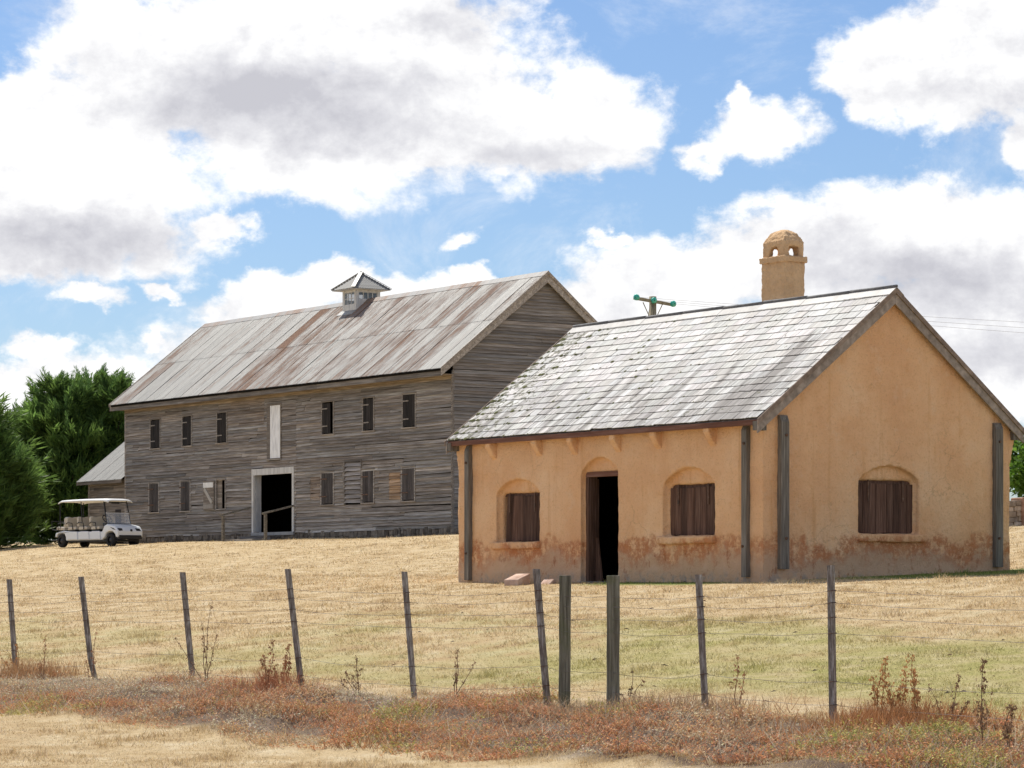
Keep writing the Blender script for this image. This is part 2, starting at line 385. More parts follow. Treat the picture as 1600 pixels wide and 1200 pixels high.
# ------------------------------------------------------------------ timber and other materials
def wood(cols, grain=(3, 3, 40), tintmix=1.0, bs=0.5, scale=1.0, objspace=True):
    def fn(nt):
        p = nt.objc() if objspace else nt.pos()
        g = nt.noise(nt.scl(p, tuple(v*scale for v in grain)), 1.0, 5, 0.65, 0.4)
        b = nt.noise(nt.scl(p, tuple(v*scale*0.25 for v in grain)), 1.0, 3, 0.6)
        c = nt.ramp(nt.math('ADD', nt.math('MULTIPLY', g, 0.65), nt.math('MULTIPLY', b, 0.35)), [(0.28, cols[0]), (0.5, cols[1]), (0.72, cols[2])])
        c = nt.mix(tintmix, c, nt.attr('tint'), 'MULTIPLY')
        return dict(color=c, bump=g, bs=bs, bd=0.012)
    return fn
M_post = material('weathered_grey_timber', wood(((0.065, 0.06, 0.05), (0.16, 0.145, 0.125), (0.30, 0.275, 0.245)), (45, 45, 2.2), bs=0.8), 0.9, 0.15)
M_barge = material('silvered_bargeboard', wood(((0.10, 0.085, 0.075), (0.20, 0.175, 0.155), (0.33, 0.29, 0.26)), (8, 8, 8)), 0.9, 0.15)
M_fascia = material('red_brown_fascia', wood(((0.09, 0.04, 0.028), (0.17, 0.08, 0.055), (0.24, 0.14, 0.11)), (1.5, 20, 20)), 0.8, 0.2)
M_shut = material('dark_brown_shutter', wood(((0.04, 0.021, 0.015), (0.11, 0.062, 0.044), (0.22, 0.14, 0.105)), (40, 40, 1.8), bs=0.8), 0.8, 0.2)
M_board = material('grey_weatherboard', wood(((0.08, 0.071, 0.064), (0.255, 0.233, 0.211), (0.54, 0.51, 0.47)), (1.1, 34, 34), bs=0.7), 0.9, 0.12)
M_board_g = material('grey_weatherboard_gable', wood(((0.085, 0.077, 0.070), (0.235, 0.215, 0.197), (0.46, 0.43, 0.40)), (34, 1.1, 34), bs=0.7), 0.9, 0.12)
M_barnshut = material('black_brown_shutter', wood(((0.03, 0.026, 0.025), (0.075, 0.068, 0.065), (0.16, 0.15, 0.145)), (30, 30, 1.5)), 0.85, 0.2)
M_white = material('chalky_white_paint', lambda nt: dict(color=nt.mix(1.0, nt.ramp(nt.noise(nt.scl(nt.objc(), (9, 9, 2)), 1, 4, 0.6), [(0.3, (0.50, 0.50, 0.49)), (0.6, (0.68, 0.68, 0.66))]), nt.attr('tint'), 'MULTIPLY')), 0.7, 0.3)
M_dark = material('unlit_interior_black', wood(((0.008, 0.007, 0.006), (0.014, 0.012, 0.010), (0.022, 0.019, 0.016)), (6, 6, 3)), 0.95, 0.05)  # near-black colour stands in for the darkness of unlit interiors
M_iron = material('rusty_iron', lambda nt: dict(color=nt.ramp(nt.noise(nt.objc(), 14, 4, 0.6), [(0.3, (0.05, 0.035, 0.028)), (0.6, (0.14, 0.075, 0.045)), (0.8, (0.2, 0.15, 0.12))])), 0.7, 0.4)
M_wire = material('galvanised_wire', lambda nt: dict(color=nt.ramp(nt.noise(nt.objc(), 3, 3, 0.6), [(0.4, (0.16, 0.12, 0.10)), (0.65, (0.34, 0.31, 0.29))])), 0.5, 0.5, 0.5)
M_glass = material('dusty_glass', lambda nt: dict(color=(0.10, 0.13, 0.15)), 0.12, 0.6)

# ================================================================== COTTAGE
cot = empty('cottage', (C_COT[0], C_COT[1], H0), TH_COT-R(90), 'low orange stuccoed cottage with pale shingle roof, timber corner posts and shuttered arched windows', 'cottage')
EO, GO = 0.18, 0.12; EZ, RZ = 2.735, 5.0; TANP = (RZ-EZ)/(W_COT/2+EO); PIT = math.atan(TANP); RY = W_COT/2
def zroof(y): return EZ+TANP*(EO+(y if y < RY else W_COT-y))

def m_stucco(nt):
    p = nt.objc(cot); x, y, z = nt.sep(p)
    n1 = nt.noise(p, 0.9, 5, 0.6); n2 = nt.noise(p, 5.5, 5, 0.65); n3 = nt.noise(p, 26, 5, 0.75)
    c = nt.ramp(n1, [(0.3, (0.75, 0.43, 0.23)), (0.5, (0.82, 0.51, 0.285)), (0.7, (0.87, 0.59, 0.36))])
    c = nt.mix(nt.mapr(n2, 0.52, 0.75, 0, 0.40), c, (0.66, 0.335, 0.14))
    c = nt.mix(nt.mapr(nt.noise(p, 2.3, 6, 0.7), 0.55, 0.70, 0, 0.55), c, (0.80, 0.56, 0.36))
    streak = nt.noise(nt.scl(p, (4.5, 4.5, 0.35)), 1.0, 4, 0.6)
    c = nt.mix(nt.mapr(streak, 0.56, 0.72, 0, 0.35), c, (0.56, 0.25, 0.075))
    c = nt.mix(nt.mapr(n3, 0.50, 0.72, 0, 0.5), c, (0.47, 0.26, 0.12))
    vo = nt.new('ShaderNodeTexVoronoi', feature='DISTANCE_TO_EDGE'); vo.inputs['Scale'].default_value = 0.9
    nt.put(vo.inputs['Vector'], nt.vmath('ADD', p, nt.scl(nt.noise(p, 3.0, 4, 0.6, out='Color'), (0.5, 0.5, 0.5))))
    crack = nt.math('MULTIPLY', nt.mapr(vo.outputs['Distance'], 0.0, 0.012, 1, 0), nt.mapr(nt.noise(p, 0.8, 2, 0.5), 0.48, 0.60))
    c = nt.mix(nt.math('MULTIPLY', crack, 0.32), c, (0.30, 0.17, 0.09))
    # rising damp: worn pale plaster at the foot, a ragged rust-red tide mark above it
    wob = nt.math('ADD', z, nt.math('MULTIPLY', nt.math('SUBTRACT', nt.noise(p, 1.1, 5, 0.7), 0.5), 1.15))
    foot = nt.mapr(wob, 0.42, 0.66, 1, 0)
    pale = nt.ramp(n2, [(0.3, (0.52, 0.35, 0.235)), (0.55, (0.60, 0.44, 0.31)), (0.75, (0.65, 0.51, 0.39))])
    c = nt.mix(nt.math('MULTIPLY', foot, 0.75), c, pale)
    tide = nt.math('MULTIPLY', nt.mapr(wob, 0.22, 0.62, 0.12, 1.0), nt.mapr(wob, 0.74, 0.88, 1, 0))
    blot = nt.mapr(nt.noise(p, 5.5, 7, 0.80), 0.40, 0.56)
    reach = nt.mapr(nt.noise(nt.scl(p, (1, 1, 0.2)), 0.7, 3, 0.6), 0.32, 0.52, 0.45, 1.0)
    c = nt.mix(nt.math('MULTIPLY', nt.math('MULTIPLY', nt.math('MULTIPLY', tide, blot), reach), 0.82), c, nt.ramp(n2, [(0.35, (0.35, 0.10, 0.04)), (0.65, (0.50, 0.185, 0.075))]))
    drips = nt.math('MULTIPLY', nt.mapr(nt.noise(nt.scl(p, (6, 6, 3.2)), 1.0, 5, 0.7), 0.57, 0.66), nt.mapr(z, 0.95, 0.55, 0, 1))
    c = nt.mix(nt.math('MULTIPLY', drips, 0.6), c, (0.34, 0.115, 0.045))
    low = nt.math('MULTIPLY', nt.mapr(z, 0.30, 0.10), nt.mapr(n2, 0.45, 0.62))
    c = nt.mix(nt.math('MULTIPLY', low, 0.7), c, (0.33, 0.29, 0.25))
    h = nt.math('ADD', nt.math('MULTIPLY', n3, 0.7), nt.math('MULTIPLY', nt.noise(p, 14, 4, 0.6), 0.9))
    return dict(color=c, bump=h, bs=0.95, bd=0.03)
M_stucco = material('ochre_stucco', m_stucco, 0.95, 0.1)

def arch_poly(s0, s1, z0, zs, zt, n=12):
    """outline with a segmental arch: horizontal s0..s1, foot z0, spring zs, crown zt"""
    w = (s1-s0)/2; h = zt-zs; r = (w*w+h*h)/(2*h); cx = (s0+s1)/2; cz = zt-r; a = math.asin(min(1, w/r))
    return [(s0, z0), (s1, z0)]+[(cx+r*math.sin(a-2*a*i/n), cz+r*math.cos(a-2*a*i/n)) for i in range(n+1)]

REC = 0.11
WIN_F = [(6.35, 7.73, 0.79, 1.70, 1.95), (1.27, 2.68, 0.83, 1.72, 2.00)]   # s0 s1 sill spring crown
DOOR = (3.96, 5.07, -0.2, 1.98, 2.26)
WIN_G = (2.08, 3.42, 0.86, 1.78, 2.02)
def cottage_walls():
    o = MB()
    o.prism([(0, -0.5), (W_COT, -0.5), (W_COT, zroof(W_COT)-0.10), (RY, RZ-0.10), (0, zroof(0)-0.10)], 0, -L_COT, 0)
    outer = o.mesh('o', M_stucco)
    c = MB()
    inn = 0.30
    c.prism([(inn, -0.6), (W_COT-inn, -0.6), (W_COT-inn, 2.5), (RY, 4.3), (inn, 2.5)], 0, -L_COT+inn, -inn)
    inner = c.mesh('i', M_stucco)
    k = MB()
    for (s0, s1, z0, zs, zt) in WIN_F:
        k.prism([(-p, q) for p, q in arch_poly(s0, s1, z0, zs, zt)], 1, -0.3, REC)
    s0, s1, z0, zs, zt = DOOR; k.prism([(-p, q) for p, q in arch_poly(s0, s1, -0.7, zs, zt)], 1, -0.3, REC)
    s0, s1, z0, zs, zt = WIN_G; k.prism(arch_poly(s0, s1, z0, zs, zt), 0, -REC, 0.3)
    cut1 = k.mesh('c1', M_stucco)
    k = MB()
    for (s0, s1, z0, zs, zt) in WIN_F: k.box(-s1+0.06, -s0-0.06, 0.05, 0.7, z0+0.02, zs)
    s0, s1, z0, zs, zt = DOOR; k.box(-s1+0.04, -s0-0.04, 0.05, 0.7, -0.7, zs+0.03)
    s0, s1, z0, zs, zt = WIN_G; k.box(-0.7, -0.05, s0+0.06, s1-0.06, z0+0.02, zs)
    cut2 = k.mesh('c2', M_stucco)
    B = lambda m: ('BOOLEAN', dict(operation='DIFFERENCE', solver='EXACT', object=m))
    me = evaluated(outer, [B(inner), B(cut1), B(cut2), ('REMESH', dict(mode='VOXEL', voxel_size=0.036))])
    roughen(me, 0.010, 7.0, 0.016, 1.3)
    me.materials.clear(); me.materials.append(M_stucco); me.name = 'wall'
    link('wall', me, cot)
cottage_walls()

# --- windows: plank shutters in the recesses
def shutter_window(planks, front, s0, s1, z0, zs, lintel=True, gap=None):
    """front: True = front wall (runs along -x), False = gable wall (runs along +y)"""
    w = MB(); d0 = REC+0.005
    def bx(mb, a0, a1, d, e, z_0, z_1, tint=(1, 1, 1)):
        if front: mb.box(-a1, -a0, d, e, z_0, z_1, tint)
        else: mb.box(-e, -d, a0, a1, z_0, z_1, tint)
    fr = MB(); bx(fr, s0+0.0, s1-0.0, d0+0.045, d0+0.10, zs-0.055, zs+0.015); bx(fr, s0+0.01, s1-0.01, d0+0.05, d0+0.10, z0, z0+0.03)
    win = fr.build('window', M_shut, cot)
    n = planks; a = s0+0.03; tot = s1-s0-0.06; ws = [random.uniform(0.8, 1.2) for _ in range(n)]; k = tot/sum(ws)
    for i, q in enumerate(ws):
        q *= k; b = MB(); v = random.uniform(0.65, 1.35); tl = 0.0
        j = random.uniform(0, 0.012)
        x0, x1 = a+0.004, a+q-0.004
        if gap and i == n-1: x1 -= 0.0
        if gap and i >= n-2:           # far plank hangs loose and leaves a slit
            sh = 0.10 if i == n-1 else 0.03
            P = [(x0-sh, d0), (x1-sh, d0), (x1-sh, d0+0.03), (x0-sh, d0+0.03)]; T = [(x0-sh*1.6, d0), (x1-sh*1.6, d0), (x1-sh*1.6, d0+0.03), (x0-sh*1.6, d0+0.03)]
            b.hexa([(-p, e, z0+0.02) for p, e in P]+[(-p, e, zs-0.05) for p, e in T], (v, v*0.96, v*0.94))
        else:
            bx(b, x0, x1, d0+j, d0+j+0.03, z0+0.02+random.uniform(0, 0.015), zs-0.05-random.uniform(0, 0.012), (v, v*0.97, v*0.95))
        b.build('plank', M_shut, win, 0.003)
        a += q
    for f in (0.22, 0.80):
        h = MB(); c = s0+(s1-s0)*f
        bx(h, c-0.018, c+0.018, d0-0.012, d0+0.004, zs-0.35, zs+0.0)
        h.build('hinge_strap', M_iron, win)
    back = MB(); bx(back, s0+0.05, s1-0.05, d0+0.16, d0+0.18, z0-0.05, zs+0.05); back.build('unlit_backing', M_dark, win)  # near-black sheet stands in for the unlit room behind the planks
    return win
shutter_window(6, True, *WIN_F[0][:4], gap=True)
shutter_window(8, True, *WIN_F[1][:4])
shutter_window(9, False, *WIN_G[:4])
def stucco_ledge(name, x0, x1, y0, y1, z0, z1):
    b = MB(); b.box(x0, x1, y0, y1, z0, z1)
    me = evaluated(b.mesh('s', M_stucco), [('REMESH', dict(mode='VOXEL', voxel_size=0.022))]); roughen(me, 0.012, 6.0)
    me.materials.clear(); me.materials.append(M_stucco); link(name, me, cot)
stucco_ledge('sill', -7.88, -6.33, -0.075, 0.14, 0.675, 0.80)
stucco_ledge('sill', -2.78, -1.25, -0.075, 0.14, 0.705, 0.835)
stucco_ledge('sill', -0.14, 0.075, 2.05, 3.56, 0.735, 0.865)

# --- door: timber frame and a plank leaf standing open inside
def cottage_door():
    s0, s1, _, zs, zt = DOOR
    f = MB(); y0, y1 = REC-0.02, REC+0.09
    f.box(-s1+0.0, -s0-0.0, y0, y1, zs-0.055, zs+0.03)
    fo = f.build('door_frame', M_fascia, cot, 0.006)
    j = MB(); j.box(-s1+0.005, -s1+0.10, y0+0.003, y1, -0.1, zs-0.057); j.build('jamb', M_shut, fo, 0.006)
    j = MB(); j.box(-s0-0.09, -s0-0.005, y0+0.003, y1, -0.1, zs-0.057); j.build('jamb', M_shut, fo, 0.006)
    lf = MB(); lf.box(0, 0.04, 0, 0.86, 0.02, zs-0.08)
    leaf = lf.build('door_leaf', M_shut, cot, 0.004); leaf.location = (-s1+0.03, 0.33, 0); leaf.rotation_euler = (0, 0, R(62))
    rv = MB(); rv.box(-s1+0.042, -s1+0.085, y1+0.002, 0.30, -0.1, zs-0.03); rv.build('reveal_lining', M_shut, fo)
    pl = MB(); pl.hexa([(-s1+0.10, 0.25, 0.03), (-s1+0.26, 0.28, 0.03), (-s1+0.26, 0.31, 0.03), (-s1+0.10, 0.28, 0.03), (-s1+0.09, 0.25, 0.85), (-s1+0.13, 0.27, 0.85), (-s1+0.13, 0.30, 0.85), (-s1+0.09, 0.28, 0.85)]); pl.build('loose_board', M_shut, fo)
    kb = MB(); kb.lathe([(0.0, -0.05), (0.028, -0.045), (0.032, -0.02), (0.012, 0.0)], 10, (0.09, 0.75, 0.95), 0); kb.build('knob', M_iron, leaf)
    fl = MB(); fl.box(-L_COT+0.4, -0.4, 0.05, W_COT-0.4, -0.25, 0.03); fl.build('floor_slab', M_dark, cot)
    pt = MB(); pt.box(-L_COT+0.43, -0.43, 1.9, 1.95, 0.03, 2.6); pt.build('unlit_screen', M_dark, cot)  # added near-black panel that keeps the view through the doorway dark
    st = MB(); st.box(-s1+0.02, -s0-0.02, -0.05, 0.35, -0.25, 0.075); st.build('doorstep', M_post, cot, 0.01)
cottage_door()

# --- corbels under the eave
CORB = [7.80, 6.33, 5.24, 3.96, 2.80, 1.31]
for i, s in enumerate(CORB):
    b = MB(); b.prism([(0.03, 2.68), (-0.165, 2.68), (-0.16, 2.56), (-0.08, 2.42), (0.03, 2.30)], 0, -s-0.075, -s+0.075)
    me = evaluated(b.mesh('c', M_stucco), [('REMESH', dict(mode='VOXEL', voxel_size=0.02))]); roughen(me, 0.010, 8.0)
    me.materials.clear(); me.materials.append(M_stucco); link('corbel', me, cot)
for nm, x0, x1, yy in (('corbel', -L_COT-0.10, -L_COT+0.06, (0.0, 0.30)), ('corbel', -0.30, 0.0, (W_COT-0.02, W_COT+0.14))):
    b = MB()
    if x0 < -1: b.prism([(-L_COT+0.05, 2.70), (-L_COT-0.10, 2.70), (-L_COT-0.07, 2.5), (-L_COT-0.01, 2.2), (-L_COT+0.05, 2.1)], 1, *yy)
    else: b.prism([(W_COT-0.04, 2.70), (W_COT+0.13, 2.70), (W_COT+0.09, 2.5), (W_COT+0.01, 2.15), (W_COT-0.04, 2.1)], 0, x0, x1)
    me = evaluated(b.mesh('c', M_stucco), [('REMESH', dict(mode='VOXEL', voxel_size=0.02))]); roughen(me, 0.012, 8.0)
    me.materials.clear(); me.materials.append(M_stucco); link(nm, me, cot)

# --- timber posts bolted to the corners
def wall_post(front, s0, s1, z0, z1, proud):
    b = MB(); c = 0.035
    prof = [(-proud, z0), (0.03, z0), (0.03, z1), (-proud+0.05, z1), (-proud, z1-0.11)]
    v = random.uniform(0.85, 1.15)
    if front: b.prism(prof, 0, -s1, -s0, (v, v, v))
    else: b.prism([(-p, q) for p, q in prof], 1, s0, s1, (v, v, v)) if False else b.add(
        [(-p, s0, q) for p, q in prof]+[(-p, s1, q) for p, q in prof], [(0,1,2,3,4), (9,8,7,6,5)]+[(i, (i+1) % 5, (i+1) % 5+5, i+5) for i in range(5)], (v, v, v))
    o = b.build('corner_post', M_post, cot, 0.008)
    for f in (0.13, 0.80):
        z = z1-(z1-z0)*f; k = MB(); m = (s0+s1)/2+random.uniform(-0.02, 0.02)
        if front: k.lathe([(0.0, -proud-0.03), (0.022, -proud-0.028), (0.024, -proud+0.005)], 8, (-m, 0, z), 1)
        else: k.lathe([(0.0, proud+0.03), (0.022, proud+0.028), (0.024, proud-0.005)], 8, (0, m, z), 0)
        k.build('bolt', M_iron, o)
wall_post(True, 8.53, 8.675, 0.10, 2.63, 0.09)
wall_post(True, 0.335, 0.465, 0.14, 2.67, 0.09)
wall_post(False, 0.30, 0.475, 0.27, 2.80, 0.10)
wall_post(False, 5.13, 5.30, 0.32, 2.82, 0.10)

# --- roof: deck, shingles, ridge roll, fascia, bargeboards
def m_shingle(nt):
    p = nt.objc(cot); x, y, z = nt.sep(p)
    tint = nt.attr('tint')
    sx = nt.comb(nt.math('MULTIPLY', x, 16.0), nt.math('MULTIPLY', z, 0.8), 0.0)
    s1 = nt.noise(sx, 1.0, 4, 0.6)
    sx2 = nt.comb(nt.math('MULTIPLY', x, 4.6), nt.math('MULTIPLY', z, 0.9), 3.0)
    s2 = nt.noise(sx2, 1.0, 6, 0.72)
    c = nt.ramp(s1, [(0.25, (0.28, 0.265, 0.25)), (0.48, (0.47, 0.46, 0.445)), (0.72, (0.60, 0.59, 0.575))])
    c = nt.mix(1.0, c, tint, 'MULTIPLY')
    lowz = nt.mapr(z, 4.6, 2.9, 0.0, 0.17)
    # weathering streaks, and one darker run near the gable verge
    run = nt.math('MULTIPLY', nt.mapr(nt.math('ABSOLUTE', nt.math('ADD', x, 0.85)), 0.75, 0.05), nt.mapr(z, 4.6, 4.0))
    k = nt.math('ADD', nt.math('ADD', s2, lowz), nt.math('MULTIPLY', run, 0.16))
    c = nt.mix(nt.mapr(k, 0.55, 0.78, 0, 0.85), c, nt.ramp(s1, [(0.3, (0.10, 0.09, 0.082)), (0.7, (0.22, 0.20, 0.19))]))
    sp = nt.noise(nt.scl(p, (8, 8, 8)), 1.0, 4, 0.6)
    edge = nt.math('MAXIMUM', nt.mapr(x, -6.8, -8.9, 0, 0.15), nt.mapr(z, 3.6, 2.9, 0, 0.035))
    c = nt.mix(nt.mapr(nt.math('ADD', sp, edge), 0.66, 0.70, 0, 0.85), c, (0.085, 0.082, 0.045))
    return dict(color=c, bump=s1, bs=0.25, bd=0.01, rough=0.75)
M_shingle = material('silver_shingle', m_shingle, 0.75, 0.25)
def cottage_roof():
    dk = MB(); T = 0.05
    n = Vector((0, -math.sin(PIT), math.cos(PIT)))
    x0, x1 = -L_COT-GO, GO
    ye, yr = -EO, RY
    def off(y, z, d): return (y-math.sin(PIT)*d*(-1 if False else 1)*(-1)*-1, z)
    zt = -0.035
    dk.prism([(-EO, EZ+zt), (RY, RZ+zt), (W_COT+EO, EZ+zt), (W_COT+EO, EZ+zt-0.05), (RY, RZ+zt-0.06), (-EO, EZ+zt-0.05)], 0, x0+0.01, x1-0.01)
    roof = dk.build('roof', M_barge, cot)
    # shingles
    rows = 18; SL = (RY+EO)/math.cos(PIT); ex = SL/rows; t_h = 0.009
    def shingle_mesh(w, seed):
        r = random.Random(seed); m = MB(); v = r.uniform(0.80, 1.14); v2 = v*r.uniform(0.97, 1.03)
        l = ex*1.45; j = r.uniform(-0.008, 0.010); ch = 0.0 if r.random() < 0.8 else r.uniform(0.01, 0.035)
        # local: x across, y up the slope from the butt, z off the slope
        lift = t_h*1.35+r.uniform(0, 0.006)
        m.add([(0, j+ch, lift-t_h), (w, j, lift-t_h), (w, l, -t_h*0.6), (0, l, -t_h*0.6), (0, j+ch, lift), (w, j, lift+r.uniform(-0.003, 0.003)), (w, l, 0.0), (0, l, 0.0)],
              [(0,3,2,1),(4,5,6,7),(0,1,5,4),(1,2,6,5),(2,3,7,6),(3,0,4,7)], (v, v2, v2*r.uniform(0.97, 1.02)))
        return m
    WS = [0.25, 0.29, 0.33, 0.37]
    lib = {(w, k): shingle_mesh(w-0.011, hash((i, k)) % 9999) for i, w in enumerate(WS) for k in range(6)}
    libm = {k: m.mesh('shingle', M_shingle) for k, m in lib.items()}
    items = []
    for side in (0, 1):
        for r in range(rows):
            x = x0-random.uniform(0.0, 0.2)
            while x < x1-0.02:
                w = random.choice(WS)
                a = x; b = x+w
                if a < x0: a = x0
                if b > x1: b = x1
                if b-a > 0.07: items.append((side, r, a, b, w, random.randrange(6)))
                x += w
    rest = MB(); cand = []
    for it in items:
        side, r, a, b, w, k = it
        sy = r*ex; y = -EO+sy*math.cos(PIT); z = EZ+sy*math.sin(PIT)
        rot = Matrix.Rotation(PIT, 4, 'X')
        if side == 1: rot = Matrix.Rotation(math.pi, 4, 'Z') @ rot; M = Matrix.Translation((b, W_COT-y, z)) @ rot
        else: M = Matrix.Translation((a, y, z)) @ rot
        cand.append((it, M))
    # the 300 that show largest are pieces of their own: full-width ones nearest the gable on the front slope
    full = sorted([c for c in cand if c[0][0] == 0 and abs((c[0][3]-c[0][2])-c[0][4]) < 1e-6], key=lambda c: -c[0][2])[:300]
    fs = set(id(c) for c in full)
    for c in cand:
        (side, r, a, b, w, k), M = c
        if id(c) in fs:
            if r == rows-1: M = M @ Matrix.Diagonal((1, 0.62, 1, 1))
            o = link('shingle', libm[(w, k)], roof); o.matrix_local = M
        else:
            s = (b-a)/w; m = lib[(w, k)]; o0 = len(rest.v)
            if r == rows-1: M = M @ Matrix.Diagonal((1, 0.62, 1, 1))
            rest.v += [tuple(M @ Vector((p[0]*s, p[1], p[2]))) for p in m.v]; rest.f += [tuple(i+o0 for i in f) for f in m.f]; rest.c += m.c
    rest.build('shingles', M_shingle, roof, kind='stuff')
    # cushions of moss, thickest along the far verge
    ms = MB(); r = random.Random(21)
    for k in range(260):
        f = r.random()**2.6; xx = x0+0.05+f*(x1-x0-0.3); rr = r.random(); sy = (int(rr*rows)+r.uniform(0.0, 0.12))*ex; yy = -EO+sy*math.cos(PIT); zz = EZ+sy*math.sin(PIT)
        u = r.uniform(0.012, 0.042)*(1.2-0.8*f); v = r.uniform(0.7, 1.3); n6 = 7
        c = Vector((xx, yy, zz))+Vector((0, -math.sin(PIT), math.cos(PIT)))*0.012
        ring = [c+Vector((math.cos(6.283*q/n6)*u*1.5*r.uniform(0.7, 1.2), math.sin(6.283*q/n6)*u*math.cos(PIT), math.sin(6.283*q/n6)*u*math.sin(PIT))) for q in range(n6)]
        ms.add(ring+[c+Vector((0, -math.sin(PIT), math.cos(PIT)))*u*0.5], [(q, (q+1) % n6, n6) for q in range(n6)], (v, v, v))
    ms.build('moss', M_moss, roof, smooth=True, kind='stuff')
    # ridge: pale flashing wings and a dark roll, in lengths
    n = 8; ll = (x1-x0+0.04)/n
    for i in range(n):
        a = x0-0.02+i*ll; b = a+ll+0.015; g = MB(); dz = 0.006*(i % 2)+0.02; e = random.uniform(-0.006, 0.006)
        g.prism([(RY-0.165, RZ-0.165*TANP+dz-0.005), (RY, RZ+dz), (RY+0.165, RZ-0.165*TANP+dz-0.005), (RY+0.165, RZ-0.165*TANP+dz+0.004), (RY, RZ+dz+0.01), (RY-0.165, RZ-0.165*TANP+dz+0.004)], 0, a, b, (random.uniform(0.85, 1.05),)*3)
        p = g.build('ridge_cap', M_flash, roof)
        t = MB(); t.tube([(a, RY, RZ+dz+0.022+e), ((a+b)/2, RY, RZ+dz+0.022), (b, RY, RZ+dz+0.022)], 0.026, 10); t.build('ridge_roll', M_lead, roof, smooth=True)
    f = MB(); f.box(x0+0.01, x1-0.035, -EO-0.003, -EO+0.024, EZ-0.112, EZ-0.022); f.build('fascia', M_fascia, roof, 0.004)
    f = MB(); f.box(x0+0.01, x1-0.035, W_COT+EO-0.024, W_COT+EO+0.003, EZ-0.112, EZ-0.022); f.build('fascia', M_fascia, roof, 0.004)
    sf = MB(); sf.box(x0+0.02, x1-0.04, -EO+0.026, 0.02, EZ-0.085, EZ-0.07); sf.build('soffit', M_fascia, roof)
    # bargeboards at both ends, each slope one board with a cover strip above
    for gx, sg in ((x1, 1), (x0, -1)):
        for side in (0, 1):
            Y = (lambda y: y) if side == 0 else (lambda y: W_COT-y)
            xa, xb = (gx-0.032, gx+0.0) if sg > 0 else (gx, gx+0.032)
            bg = MB(); top = -0.02; bot = -0.25
            bg.prism([(Y(-EO-0.03), EZ-0.03*TANP+top), (Y(RY-(0.0015)), RZ+top), (Y(RY-0.0015), RZ+bot), (Y(-EO-0.03), EZ-0.03*TANP+bot+0.02)], 0, xa, xb, (1.5, 1.47, 1.43))
            bo = bg.build('bargeboard', M_barge, roof, 0.004)
            cv = MB(); xc, xd = (gx+0.001, gx+0.028) if sg > 0 else (gx-0.028, gx-0.001)
            cv.prism([(Y(-EO-0.05), EZ-0.05*TANP+0.022), (Y(RY-0.001), RZ+0.022), (Y(RY-0.001), RZ-0.075), (Y(-EO-0.05), EZ-0.05*TANP-0.075)], 0, xc, xd, (1.25, 1.12, 1.02))
            cv.build('cover_strip', M_barge, bo, 0.004)
            en = MB(); yy = sorted((Y(-EO-0.02), Y(0.0))); xe, xf = (gx-0.15, gx-0.035) if sg > 0 else (gx+0.035, gx+0.15)
            en.box(xe, xf, yy[0], yy[1], EZ-0.20, EZ-0.05); en.build('purlin_end', M_post, bo)
M_flash = material('pale_flashing', lambda nt: dict(color=nt.mix(1.0, nt.ramp(nt.noise(nt.objc(), 5, 4, 0.6), [(0.3, (0.36, 0.345, 0.325)), (0.7, (0.52, 0.505, 0.48))]), nt.attr('tint'), 'MULTIPLY')), 0.6, 0.3)
M_moss = material('roof_moss', lambda nt: dict(color=nt.mix(1.0, nt.ramp(nt.noise(nt.objc(), 30, 3, 0.6), [(0.3, (0.045, 0.045, 0.022)), (0.7, (0.13, 0.135, 0.06))]), nt.attr('tint'), 'MULTIPLY')), 0.95, 0.05)
M_lead = material('dark_ridge_roll', lambda nt: dict(color=nt.ramp(nt.noise(nt.objc(), 8, 3, 0.6), [(0.3, (0.10, 0.10, 0.105)), (0.7, (0.20, 0.20, 0.205))])), 0.7, 0.3)
cottage_roof()

